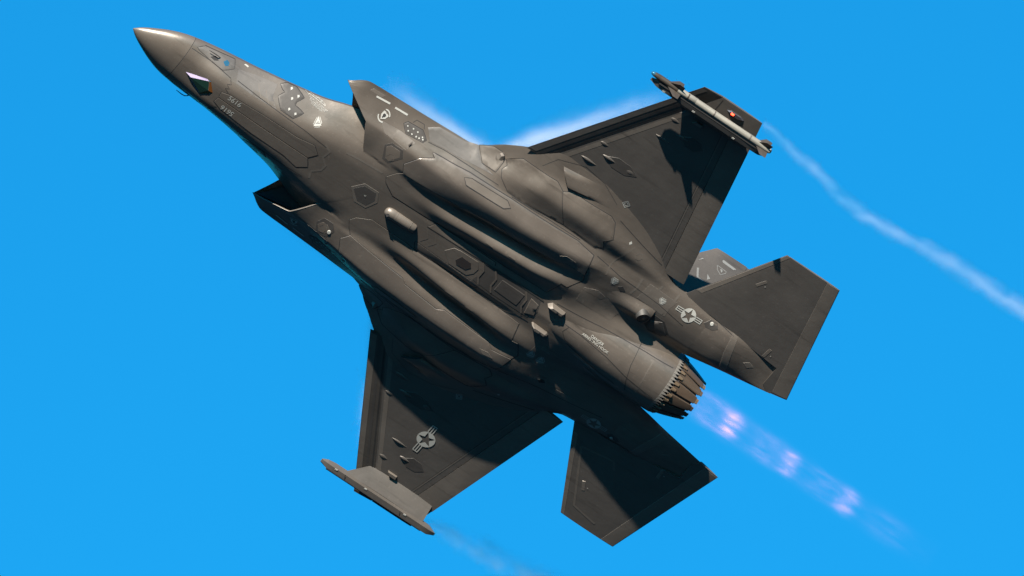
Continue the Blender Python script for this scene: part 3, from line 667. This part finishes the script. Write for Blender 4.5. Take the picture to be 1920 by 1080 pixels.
# radar reflectors: two small blocks by the hook
for sd in (1, -1):
    z = low(10.55, .33)
    o = [(10.34, .30), (10.38, .275), (10.74, .28), (10.79, .31), (10.77, .37), (10.42, .385)]
    q = [(10.44, .315), (10.46, .30), (10.70, .30), (10.72, .32), (10.71, .35), (10.48, .36)]
    m = [(10.38, .30), (10.41, .285), (10.73, .285), (10.76, .315), (10.74, .36), (10.45, .37)]
    rf = loft('radar_reflector', [[(x, sd * y, z + .03) for x, y in o], [(x, sd * y, z - .10) for x, y in m], [(x, sd * y, z - .135) for x, y in q]], MISW if False else LITE, jet, True, True, True, .5)
    prism('mounting_ring', [(10.60 + .022 * math.cos(t), sd * .33 + .022 * math.sin(t)) for t in np.linspace(0, 2 * math.pi, 8, endpoint=False)], z - .13, z - .142, SEAM, rf)
# belly pod with a round front and a wedge-shaped window
pod = empty('belly_pod', jet); bz = low(6.8, 0)
ss = []
for x, r in ((6.44, .03), (6.455, .07), (6.49, .10), (6.55, .12), (6.63, .125), (6.66, .12), (6.68, .12), (7.0, .12), (7.02, .115), (7.16, .105), (7.18, .09)):
    ss.append([(x, .01 + r * math.sin(a) * 1.0, bz - .0 - r * math.cos(a)) for a in np.linspace(0, 2 * math.pi, 20, endpoint=False)])
loft('pod_shell', ss, LITE, pod)
prism('pod_foot', [(6.50, -.09), (6.50, .11), (7.15, .11), (7.15, -.09)], bz + .03, bz - .02, LITE, pod, 0)
build('pod_window', [(6.478, -.02, bz - .088), (6.53, .045, bz - .123), (6.57, .02, bz - .144), (6.525, -.045, bz - .126)], [(0, 1, 2, 3)], SEAM, pod, False)
for x in (6.70, 7.04): loft('pod_joint', [[(x + d, .01 + .1215 * math.sin(a) * k, bz - .0 - .1215 * math.cos(a) * k) for a in np.linspace(-1.6, 1.6, 16)] for d, k in ((0, 1), (.012, 1))], EDGE, pod, False, False)

# auxiliary exhaust on the port side
exh = empty('auxiliary_exhaust', jet)
ss = []; ang = np.linspace(0, 2 * math.pi, 24, endpoint=False)
for t in np.linspace(0, 1, 18):
    x = 11.20 + 1.05 * t; h = .15 * smooth(0, .9, t) * (1 - .55 * smooth(.85, 1, t)); row = []
    for v in np.linspace(-1, 1, 25):
        y = 1.24 + .24 * v; row.append((x, y, low(x, y) + .006 - (h + .006) * max(math.cos(v * math.pi / 2), 0) ** 1.3))
    ss.append(row)
loft('exhaust_fairing', ss, AFTP, exh, False, False)
ec = np.array((12.10, 1.23, low(12.10, 1.23) - .125)); en = np.array((.45, -.15, -.88)); en /= np.linalg.norm(en)
eu = np.cross(en, (1, 0, 0)); eu /= np.linalg.norm(eu); ev = np.cross(en, eu)
ring_ = lambda d, r: [tuple(ec + en * d + r * (eu * math.cos(a) + ev * math.sin(a))) for a in ang]
loft('exhaust_collar', [ring_(-.12, .16), ring_(.0, .142), ring_(.022, .137), ring_(.012, .126)], SOOT, exh, True, False)
loft('exhaust_bore', [ring_(.014, .127), ring_(-.16, .11), ring_(-.17, .02)], SOOT, exh, True, True)
patch('scorched_panel', [(12.22, 1.05), (12.26, 1.36), (12.55, 1.34), (12.80, 1.12), (12.70, .95), (12.40, .93)], low, .004, SOOT, exh, 1, .08, .01)
patch('hatch_flap', [(12.30, 1.18), (12.52, 1.30), (12.78, 1.04), (12.66, .95), (12.36, .96)], low, .012, DARK, exh, 1, .08, .02)

# ---- nose: targeting window, gear doors, panels
tw = empty('targeting_window', jet)
A = (1.30, 0, -.225); B = (1.52, 0, -.335); G = (1.98, 0, -.385); Lp = (2.13, 0, -.355)
Cp = (1.736, .226, -.262); D = (1.877, .183, -.352); H = (2.051, .197, -.30)
mir = lambda p: (p[0], -p[1], p[2])
def pane(pts, mat, name='window_pane'):
    c = np.mean(np.array(pts), 0); q = [tuple(c + (np.array(p) - c) * .95 + np.array((0, 0, -.006))) for p in pts]
    return build(name, q, [tuple(range(len(q)))], mat, tw, False)
faces = [((A, B, D, Cp), GLASS_LILAC), ((A, B, mir(D), mir(Cp)), GLASS_BLUE), ((B, D, G, mir(D)), GLASS_GREEN), ((Cp, D, H), GLASS_BLUE), ((mir(Cp), mir(D), mir(H)), GLASS_BLUE), ((D, G, Lp, H), GLASS_AMBER), ((mir(D), G, Lp, mir(H)), GLASS_OLIVE)]
for pts, m in faces: pane(pts, m)
fv = [A, B, Cp, D, H, G, Lp, mir(Cp), mir(D), mir(H), (1.8, 0, -.1), (2.2, .19, -.30), (2.2, -.19, -.30), (2.22, 0, -.36)]
build('window_frame', fv, [(0, 1, 3, 2), (0, 1, 8, 7), (1, 3, 5, 8), (2, 3, 4), (7, 8, 9), (3, 5, 6, 4), (8, 5, 6, 9), (4, 11, 13, 6), (9, 12, 13, 6)], EDGE, tw, False)
for sd in (1, -1):
    gd = door('nose_gear_door', [(2.24, .012), (2.22, .14), (2.40, .20), (3.2, .26), (4.05, .27), (4.42, .34), (4.60, .19), (4.48, .012)], BODY, sd, None, .006, .016)
    letters('side_number', '5616', .165, (2.55, sd * .14), 0 if sd > 0 else math.pi, low, WHITE, gd, .0095, .95)
    # side panels
    pn = door('sensor_panel', [(1.30, .53), (1.42, .60), (2.08, .685), (2.16, .60), (1.97, .50), (1.70, .50)], CHIN, sd, None, .003, .01)
    patch('sensor_slot', [(1.62, .535), (1.70, .585), (1.80, .56), (1.72, .525)], low, .008, SEAM, pn, sd, .04, .004)
    patch('sensor_eye', [(1.90, .585), (1.95, .63), (2.02, .62), (2.03, .58), (1.97, .555)], low, .010, GLASS_BLUE, pn, sd, .04, .004)
    ribbon('panel_seam', [(1.2, .47), (1.7, .49), (2.2, .47), (2.28, .39), (2.20, .36), (2.30, .31), (2.22, .27), (2.33, .22)], low, .003, .011, SEAM, jet, sd)
    ribbon('panel_seam', [(2.35, .50), (3.3, .50), (4.1, .50), (4.65, .46)], low, .003, .012, SEAM, jet, sd)
    np_ = [(3.16, .82), (3.27, .89), (3.46, .925), (3.57, .905), (3.70, .885), (3.61, .79), (3.62, .72), (3.85, .71), (3.72, .56), (3.42, .56), (3.24, .68), (3.32, .78)]
    if sd < 0: np_ = [(x, y - .02) for x, y in np_]
    door('service_panel', np_, DARK, sd, None, .004, .012)
    for (x, y) in ((3.36, .88), (3.56, .86), (3.47, .78), (3.53, .64), (3.69, .64)):
        patch('service_mark', [(x, y), (x + .03, y + .02), (x + .055, y), (x + .03, y - .03)], low, .010, WHITE, jet, sd, .05)
    for xa in (2.75, 2.95): ribbon('panel_seam', [(xa, .64), (xa + .20, .50)], low, .003, .012, EDGE, jet, sd)
    patch('sensor_slot', [(2.30, .715), (2.32, .73), (2.40, .735), (2.40, .715)], low, .006, WHITE, jet, sd, .04)
for line in ([(4.60, .50), (4.76, .42), (4.72, .22), (4.88, .08), (4.86, -.08), (4.72, -.22), (4.78, -.40)], [(5.05, .62), (5.35, .66), (5.9, .70)], [(10.62, -1.42), (10.75, -1.52), (10.72, -1.66), (10.86, -1.75)], [(11.05, -1.50), (11.15, -1.62), (11.12, -1.78)], [(11.6, 1.92), (11.62, 1.70), (11.58, 1.5)], [(12.05, 2.0), (12.0, 1.8), (12.06, 1.6)]):
    ribbon('joint_tape', line, low, .0025, .05, EDGE, jet)
# air data probes: an L-shaped tube, foot on the skin, tip forward
for sd in (1, -1):
    fx, fy = 1.78, .60; fz = float(zf(fx, fy)); ss = []
    path = [(fx + .03, fy - .01, fz + .03), (fx, fy + .015, fz - .02), (fx - .05, fy + .035, fz - .045), (fx - .12, fy + .04, fz - .05), (fx - .26, fy + .03, fz - .045)]
    for i, (x, y, z) in enumerate(path):
        r = (.022, .016, .013, .011, .006)[i]; lean = (1, .8, .4, 0, 0)[i]
        ss.append([(x + r * lean * math.cos(a), sd * (y + r * (1 - lean) * math.cos(a)), z + r * math.sin(a) * (1 if lean < .6 else .35) + (0 if lean < .6 else 0)) for a in np.linspace(0, 2 * math.pi, 10, endpoint=False)])
    loft('air_data_probe', ss, SEAM, jet)

# ------------------------------------------------------------------ flat markings
def star_outline(r):
    return [(r * (1 if i % 2 == 0 else .382) * math.sin(i * math.pi / 5), r * (1 if i % 2 == 0 else .382) * math.cos(i * math.pi / 5)) for i in range(10)]
def insignia(name, at, ang, R, fn, parent, sd_mirror=1, mat=WHITE):
    """white roundel with the star left open in paint colour, and barred wings"""
    vs = []; fs = []
    st = star_outline(R * .98); n = 60
    # disc minus star: radial strips
    def star_r(t):
        d = np.array((math.sin(t), math.cos(t))); best = 0
        for i in range(10):
            a, b = np.array(st[i]), np.array(st[(i + 1) % 10]); e = b - a; den = d[0] * e[1] - d[1] * e[0]
            if abs(den) < 1e-9: continue
            s = (a[0] * e[1] - a[1] * e[0]) / den; q = (a[0] * d[1] - a[1] * d[0]) / den
            if s > 0 and -1e-6 <= q <= 1 + 1e-6: best = max(best, s)
        return best
    for i in range(n):
        t = 2 * math.pi * i / n; r = min(star_r(t), R * .985); vs += [(r * math.sin(t), r * math.cos(t)), (R * math.sin(t), R * math.cos(t))]
    for i in range(n): fs.append((2 * i, 2 * ((i + 1) % n), 2 * ((i + 1) % n) + 1, 2 * i + 1))
    def rect(x0, x1, y0, y1):
        k = len(vs); vs.extend([(x0, y0), (x1, y0), (x1, y1), (x0, y1)]); fs.append((k, k + 1, k + 2, k + 3))
    for s in (1, -1):
        x0, x1 = s * R * .97, s * R * 2.0
        for yb in (-.25, .0, .25): rect(x0, x1, R * (yb * 1.1 + .12) - R * .055, R * (yb * 1.1 + .12) + R * .055)
        rect(x1 - s * R * .1, x1, R * -.21, R * .45)
    return decal(name, vs, fs, at, ang, fn, mat, parent, .009)
insignia('national_insignia', (12.86, 1.76), 0, .155, low, jet)
insignia('national_insignia', (12.86, -1.76), 0, .155, low, jet, mat=GREYM)
insignia('national_insignia', (10.40, -4.48), math.pi / 2, .20, wlo, jet)
def tri_mark(at, s, ang, mat=WHITE):
    v = [(-.6 * s, -.55 * s), (.6 * s, -.45 * s), (-.1 * s, .65 * s)]; f = [(0, 1, 2)]
    for a, b in ((0, 1), (1, 2), (2, 0)):
        p, q = np.array(v[a]), np.array(v[b]); d = (q - p) / np.linalg.norm(q - p); n = np.array((d[1], -d[0])); k = len(v)
        p2, q2 = p + d * .18 * s + n * .10 * s, q - d * .18 * s + n * .10 * s
        v += [tuple(p2), tuple(q2), tuple(q2 + n * .09 * s), tuple(p2 + n * .09 * s)]; f.append((k, k + 1, k + 2, k + 3))
    o = decal('warning_triangle', v, f, at, ang, low, mat, jet, .008)
    vv, ff = text_mesh('DANGER\nRESCUE' if False else 'JET\nDANGER', .17 * s)
    decal('warning_text', [(a, b - .1 * s) for a, b in vv], ff, at, ang, low, SEAM, o, .011)
tri_mark((4.20, .76), .13, .5)
tri_mark((4.20, -.76), .13, -.5)
tri_mark((11.13, 1.60), .13, .9); tri_mark((12.22, 1.74), .12, 1.0)
tri_mark((10.80, -.98), .15, .2, GREYM); tri_mark((11.05, -1.0), .15, .2, GREYM)
letters('hook_warning', 'DANGER\nARRESTING HOOK', .078, (11.63, .27), .0, low, WHITE, jet, .022, 1.0)
letters('engine_text', 'ENGINE ACCESS\nDOORS', .07, (11.72, -.36), .0, low, GREYM, jet, .022, 1.0)
# rescue arrow with lettering on the port nose
for sd in (1,):
    at = (3.92, sd * 1.005)
    outl = [(-.28, .0), (-.17, .075), (-.17, .035), (.20, .03), (.24, -.02), (-.17, -.03), (-.17, -.07)]
    bl = resample(outl, .2); v = []; f = []
    for i in range(len(outl)):
        a, b = np.array(outl[i]), np.array(outl[(i + 1) % len(outl)]); d = (b - a) / np.linalg.norm(b - a); n = np.array((-d[1], d[0])) * .006; k = len(v)
        v += [tuple(a - n), tuple(b - n), tuple(b + n), tuple(a + n)]; f.append((k, k + 1, k + 2, k + 3))
    r = decal('rescue_arrow', [(a, sd * b * .5) for a, b in v], f, at, .03, low, WHITE, jet, .008)
    if sd > 0: letters('rescue_text', 'RESCUE', .062, (3.94, 1.005), .03, low, WHITE, r, .008, 1.2); letters('rescue_text', 'PUSH BUTTON TO OPEN DOOR\nPULL HANDLE OUT SIX FEET\nTO OPEN CANOPY', .032, (4.02, .935), .03, low, WHITE, r, .008)
# intake side: two white dashes, squadron badge, hexagon panel with fasteners
for sd in (1, -1):
    for a, b in (((4.85, 1.90), (5.17, 1.935)), ((5.30, 1.93), (5.60, 1.95))):
        ribbon('formation_strip', [a, b], low, .008, .035, WHITE, jet, sd)
    at = (5.20, 1.70)
    v = []; f = []
    for t0, t1 in ((.3, 1.9), (3.4, 5.2)):
        for i in range(9):
            t = t0 + (t1 - t0) * i / 8; v += [(.105 * math.cos(t), .105 * math.sin(t)), (.128 * math.cos(t), .128 * math.sin(t))]
        k = len(v) - 18; f += [(k + 2 * i, k + 2 * i + 2, k + 2 * i + 3, k + 2 * i + 1) for i in range(8)]
    bd = decal('squadron_badge', [(a, sd * b) for a, b in v], f, (at[0], sd * at[1]), 0, low, WHITE, jet, .009)
    sh = [(-.075, .06), (-.03, .072), (0, .06), (.03, .072), (.075, .06), (.065, -.02), (0, -.085), (-.065, -.02)]
    decal('badge_shield', sh, [tuple(range(8))], (at[0], sd * at[1]), -.3 * sd, low, WHITE, bd, .010)
    decal('badge_figure', [(-.035, .03), (.0, .045), (.035, .03), (.032, -.005), (.015, -.02), (.012, -.045), (-.012, -.045), (-.015, -.02), (-.032, -.005)], [tuple(range(9))], (at[0], sd * at[1]), -.3 * sd, low, SEAM, bd, .013)
    dp = [(5.64, 1.79), (5.69, 1.85), (6.04, 1.885), (6.20, 1.80), (6.17, 1.75), (5.78, 1.69)]
    d = door('fastener_panel', dp, DARK, sd, None, .003, .010)
    for (x, y) in ((5.71, 1.80), (5.84, 1.82), (5.95, 1.82), (5.77, 1.74), (5.87, 1.735), (5.97, 1.745), (6.04, 1.755), (6.09, 1.80), (6.12, 1.775)):
        patch('fastener', [(x, y), (x + .02, y + .016), (x + .04, y), (x + .02, y - .016)], low, .008, WHITE, d, sd, .05)
    ribbon('panel_seam', [(5.78, 1.90), (5.82, 1.97), (6.0, 1.985), (6.05, 1.92)], low, .003, .010, SEAM, jet, sd)
    patch('lip_panel', [(4.66, 1.92), (4.72, 1.99), (5.0, 2.0), (4.95, 1.93)], low, .003, LITE, jet, sd, .06, .004)
    # hatched square on the wing root
    sq = [(10.33 + .085 * math.cos(t), 3.12 + .085 * math.sin(t)) for t in (.2, 1.77, 3.34, 4.91)]
    ribbon('stencil_square', sq, low, .006, .014, GREYM, jet, sd, True, .05)
    ribbon('stencil_square', [(10.33 + .045 * math.cos(t), 3.12 + .045 * math.sin(t)) for t in (.2, 1.77, 3.34, 4.91)], low, .006, .012, GREYM, jet, sd, True, .05)
    patch('stencil_mark', [(10.88, 2.46), (10.91, 2.50), (10.95, 2.46), (10.91, 2.42)], low, .006, WHITE, jet, sd, .05)
v, f = text_mesh('<', .10); decal('hatch_arrow', v, f, (5.92, .01), 0, low, WHITE, jet, .014)

# ================================================================== the missile on the port rail
mis = empty('missile'); mis.matrix_world = JET @ Matrix.Translation(P(8.83, 6.32, -.325))
mis['label'] = 'slim pale grey air-to-air missile with dark seeker carried on the port wing rail'; mis['category'] = 'missile'
def mbuild(name, secs, mat, parent, **k):
    o = loft(name, [[(8 + x, y, z) for x, y, z in s] for s in secs], mat, parent, **k); return o
ma = np.linspace(0, 2 * math.pi, 28, endpoint=False)
def ring(x, r): return [(x, r * math.cos(a), r * math.sin(a)) for a in ma]
mbuild('seeker_dome', [ring(x, r) for x, r in ((0, .006), (.012, .026), (.04, .042), (.075, .049))], GLASS_BLUE, mis)
mbuild('guidance_section', [ring(x, r) for x, r in ((.075, .05), (.20, .0635), (.205, .062), (.22, .0635), (.66, .0635))], MISD, mis)
mb = mbuild('motor_body', [ring(x, r) for x, r in ((.66, .0625), (.67, .0655), (1.1, .0655), (1.105, .063), (1.12, .0655), (2.86, .0655), (2.92, .060), (2.97, .058))], MISW, mis)
mbuild('motor_nozzle', [ring(x, r) for x, r in ((2.97, .048), (2.99, .045), (3.0, .036))], SOOT, mis)
def fin(name, x0, c0, x1, c1, r0, r1, a, mat, parent):
    ca, sa = math.cos(a), math.sin(a); na = (-sa, ca)
    def q(x, r, t): return (x, r * ca + t * na[0], r * sa + t * na[1])
    t = .006
    return mbuild(name, [[q(x0, r0, 0), q(x0 + c0 * .5, r0, t), q(x0 + c0, r0, 0), q(x0 + c0 * .5, r0, -t)], [q(x1, r1, 0), q(x1 + c1 * .5, r1, t * .5), q(x1 + c1, r1, 0), q(x1 + c1 * .5, r1, -t * .5)]], mat, parent, smooth=False)
for i in range(4):
    a = math.pi / 4 + i * math.pi / 2 + .35
    fin('canard', .42, .34, .62, .12, .05, .20, a, MISD, mis)
    fin('tail_fin', 2.64, .30, 2.80, .15, .05, .20, a, MISD, mis)
for a in (.35, .35 + math.pi): mbuild('cable_fairing', [[(x, .066 * math.cos(a + d) * k, .066 * math.sin(a + d) * k) for d, k in ((-.2, .98), (-.12, 1.12), (.12, 1.12), (.2, .98))] for x in (.75, 2.7)], MISW, mis, closed=False, caps=False)
for x in (.9, 1.55, 2.45): mbuild('hanger_band', [ring(x, .066), ring(x + .004, .0675), ring(x + .03, .0675), ring(x + .034, .066)], MISD if x < 1 else EDGE, mis, caps=False)
for x in (1.0, 2.4): mbuild('hanger_shoe', [[(x, -.03, .05), (x, .03, .05), (x, .02, .13), (x, -.05, .13)], [(x + .16, -.03, .05), (x + .16, .03, .05), (x + .16, .02, .13), (x + .16, -.05, .13)]], SEAM, mis, smooth=False)

# ================================================================== vapour and exhaust
def volume_mat(name):
    m = bpy.data.materials.new(name); m.use_nodes = True; n = m.node_tree.nodes; l = m.node_tree.links; n.clear()
    out = n.new('ShaderNodeOutputMaterial'); pv = n.new('ShaderNodeVolumePrincipled'); l.new(pv.outputs[0], out.inputs['Volume'])
    tc = n.new('ShaderNodeTexCoord')
    def M(op, a, b=None, c=None):
        k = n.new('ShaderNodeMath'); k.operation = op
        for i, v in enumerate((a, b, c)):
            if v is None: continue
            if isinstance(v, (int, float)): k.inputs[i].default_value = v
            else: l.new(v, k.inputs[i])
        return k.outputs[0]
    sp = n.new('ShaderNodeSeparateXYZ'); l.new(tc.outputs['Object'], sp.inputs[0])
    return m, n, l, pv, tc, M, sp.outputs
def box_object(name, x0, x1, y0, y1, z0, z1, mat, at):
    me = bpy.data.meshes.new(name); bm = bmesh.new(); bmesh.ops.create_cube(bm, size=1)
    for v in bm.verts: v.co = Vector(((x0 + x1) / 2 + v.co.x * (x1 - x0), (y0 + y1) / 2 + v.co.y * (y1 - y0), (z0 + z1) / 2 + v.co.z * (z1 - z0)))
    bm.to_mesh(me); bm.free(); me.materials.append(mat)
    o = bpy.data.objects.new(name, me); C.objects.link(o); o.matrix_world = at; return o
def trail(name, label, start, length, path, R0, R1, dens):
    """wing tip vortex: local X runs aft from the wing tip; path = (t, height) of its axis"""
    m, n, l, pv, tc, M, s = volume_mat(name)
    t = M('DIVIDE', s[0], length)
    fc = n.new('ShaderNodeFloatCurve'); cv = fc.mapping.curves[0]
    pts = [(a, b + .5) for a, b in path]
    cv.points[0].location = pts[0]; cv.points[1].location = pts[-1]
    for q in pts[1:-1]: cv.points.new(*q)
    fc.mapping.update(); l.new(t, fc.inputs['Value'])
    h = M('MULTIPLY', M('SUBTRACT', fc.outputs[0], .5), 2.0)
    nz = n.new('ShaderNodeTexNoise'); nz.inputs['Scale'].default_value = 1.6; nz.inputs['Detail'].default_value = 4; l.new(tc.outputs['Object'], nz.inputs['Vector'])
    wob = M('MULTIPLY', M('SUBTRACT', nz.outputs['Fac'], .5), .5)
    dz = M('ADD', M('SUBTRACT', s[2], h), wob)
    r2 = M('ADD', M('MULTIPLY', s[1], s[1]), M('MULTIPLY', dz, dz))
    R = M('MULTIPLY_ADD', t, R1 - R0, R0)
    g = M('POWER', 2.718, M('MULTIPLY', M('DIVIDE', r2, M('MULTIPLY', R, R)), -1.0))
    n2 = n.new('ShaderNodeTexNoise'); n2.inputs['Scale'].default_value = 2.6; n2.inputs['Detail'].default_value = 5
    mp = n.new('ShaderNodeMapping'); mp.inputs['Scale'].default_value = (.45, 1, 1); l.new(tc.outputs['Object'], mp.inputs[0]); l.new(mp.outputs[0], n2.inputs['Vector'])
    mr = n.new('ShaderNodeMapRange'); mr.inputs['From Min'].default_value = .38; mr.inputs['From Max'].default_value = .64; mr.inputs['To Min'].default_value = .12; mr.inputs['To Max'].default_value = 1.35; l.new(n2.outputs['Fac'], mr.inputs['Value'])
    fade = n.new('ShaderNodeMapRange'); fade.inputs['From Max'].default_value = .12; fade.inputs['To Min'].default_value = .75; l.new(t, fade.inputs['Value'])
    cut = M('GREATER_THAN', g, .02)
    d = M('MULTIPLY', M('MULTIPLY', M('MULTIPLY', g, mr.outputs[0]), fade.outputs[0]), dens)
    l.new(M('MULTIPLY', d, cut), pv.inputs['Density']); pv.inputs['Color'].default_value = (.97, .97, 1, 1); pv.inputs['Anisotropy'].default_value = .1
    o = box_object(name, 0, length, -.9, .9, -1.6, 1.6, m, JET @ Matrix.Translation(P(*start)) @ Matrix.Rotation(math.pi, 4, 'Z'))
    o['label'] = label; o['category'] = 'vapour trail'
    return o
trail('vapour_trail', 'long thin white vapour trail streaming from the wing tip with the missile', (11.42, 6.5, .02), 9.0,
      [(0, .05), (.155, -.13), (.30, -.31), (.39, -.26), (.50, -.18), (.64, -.18), (.74, -.10), (1, .0)], .08, .17, .95)
trail('vapour_trail', 'faint short vapour wisp behind the wing tip with the empty rail', (11.5, -6.5, .20), 8.0,
      [(0, .08), (.19, .26), (.36, .37), (.6, .44), (1, .46)], .13, .34, 1.7)

# condensation over the wing roots
def mist(sd):
    """thin sheet of cloud hugging the wing's leading edge and the side of the fuselage"""
    m, n, l, pv, tc, M, s = volume_mat('wing_mist')
    nz = n.new('ShaderNodeTexNoise'); nz.inputs['Scale'].default_value = 1.1; nz.inputs['Detail'].default_value = 5; l.new(tc.outputs['Object'], nz.inputs['Vector'])
    e1 = M('MULTIPLY', M('SUBTRACT', M('MULTIPLY', s[1], .553), s[0]), .875)     # ahead of the leading edge
    e2 = M('ADD', s[1], .12)                                                       # outboard of the fuselage side
    d = M('MAXIMUM', M('MINIMUM', e1, e2), 0.0)
    wd = M('MULTIPLY_ADD', nz.outputs['Fac'], .10, .01)
    g = M('POWER', 2.718, M('MULTIPLY', M('POWER', M('DIVIDE', d, wd), 1.5), -1.0))
    z_ = M('POWER', 2.718, M('MULTIPLY', M('POWER', M('DIVIDE', s[2], M('MULTIPLY_ADD', nz.outputs['Fac'], .52, .02)), 2.0), -1.0))
    def ramp(v, a, b):
        r = n.new('ShaderNodeMapRange'); r.interpolation_type = 'SMOOTHSTEP'; r.inputs['From Min'].default_value = a; r.inputs['From Max'].default_value = b; l.new(v, r.inputs['Value']); return r.outputs[0]
    k = M('MULTIPLY', ramp(s[0], -2.9, -.6), M('MULTIPLY', ramp(s[1], 4.0, .4), ramp(s[0], 3.2, 1.4)))
    l.new(M('MULTIPLY', M('MULTIPLY', M('MULTIPLY', g, z_), k), 1.5), pv.inputs['Density'])
    pv.inputs['Color'].default_value = (.97, .98, 1, 1)
    mt = JET @ Matrix.Translation(P(7.6, sd * 2.3, .12)) @ Matrix(((-1, 0, 0, 0), (0, sd, 0, 0), (0, 0, 1, 0), (0, 0, 0, 1)))
    o = box_object('wing_mist', -3.0, 3.3, -.35, 4.1, .0, 1.1, m, mt)
    o['label'] = 'thin white condensation mist over the root of the wing with ' + ('the missile' if sd > 0 else 'the empty rail'); o['category'] = 'mist'
mist(1); mist(-1)

# afterburner exhaust with shock diamonds
m, n, l, pv, tc, M, s = volume_mat('exhaust_glow')
nz = n.new('ShaderNodeTexNoise'); nz.inputs['Scale'].default_value = 3.2; nz.inputs['Detail'].default_value = 5
mp = n.new('ShaderNodeMapping'); mp.inputs['Scale'].default_value = (.6, 2.4, 2.4); l.new(tc.outputs['Object'], mp.inputs[0]); l.new(mp.outputs[0], nz.inputs['Vector'])
r = M('SQRT', M('ADD', M('MULTIPLY', s[1], s[1]), M('MULTIPLY', s[2], s[2])))
r = M('ADD', r, M('MULTIPLY', M('SUBTRACT', nz.outputs['Fac'], .5), .55))
tot = None
for x0, sx, rr, sr, amp in ((1.02, .17, .22, .07, 2.6), (2.50, .16, .21, .06, 2.1), (3.98, .18, .21, .065, 1.8), (.62, .5, .30, .06, .55), (1.95, .40, .28, .05, .45), (3.4, .5, .26, .05, .28), (5.0, .45, .25, .08, .12)):
    a = M('POWER', M('DIVIDE', M('SUBTRACT', s[0], x0), sx), 2.0); b = M('POWER', M('DIVIDE', M('SUBTRACT', r, rr), sr), 2.0)
    g = M('MULTIPLY', M('POWER', 2.718, M('MULTIPLY', M('ADD', a, b), -1.0)), amp)
    tot = g if tot is None else M('ADD', tot, g)
base = M('MULTIPLY', M('POWER', 2.718, M('MULTIPLY', M('POWER', M('DIVIDE', r, .36), 4.0), -1.0)), M('MULTIPLY', M('POWER', 2.718, M('MULTIPLY', s[0], -.30)), .05))
br = n.new('ShaderNodeMapRange'); br.inputs['From Min'].default_value = .40; br.inputs['From Max'].default_value = .64; br.inputs['To Min'].default_value = .15; br.inputs['To Max'].default_value = 2.0; l.new(nz.outputs['Fac'], br.inputs['Value'])
l.new(M('MULTIPLY', M('MULTIPLY', M('ADD', tot, base), br.outputs[0]), .20), pv.inputs['Emission Strength'])
pv.inputs['Emission Color'].default_value = (1, .36, .62, 1); pv.inputs['Density'].default_value = 0
me = bpy.data.meshes.new('exhaust_plume'); bm = bmesh.new()
bmesh.ops.create_cone(bm, cap_ends=True, segments=32, radius1=.50, radius2=.62, depth=6.2, matrix=Matrix.Translation((3.1, 0, 0)) @ Matrix.Rotation(math.pi / 2, 4, 'Y'))
bm.to_mesh(me); bm.free(); me.materials.append(m)
pl = bpy.data.objects.new('exhaust_plume', me); C.objects.link(pl)
pl.matrix_world = JET @ Matrix.Translation(P(14.10, 0, .03)) @ Matrix.Rotation(math.pi, 4, 'Z')
pl['label'] = 'faint pink afterburner exhaust with bright shock spots behind the nozzle'; pl['category'] = 'exhaust plume'
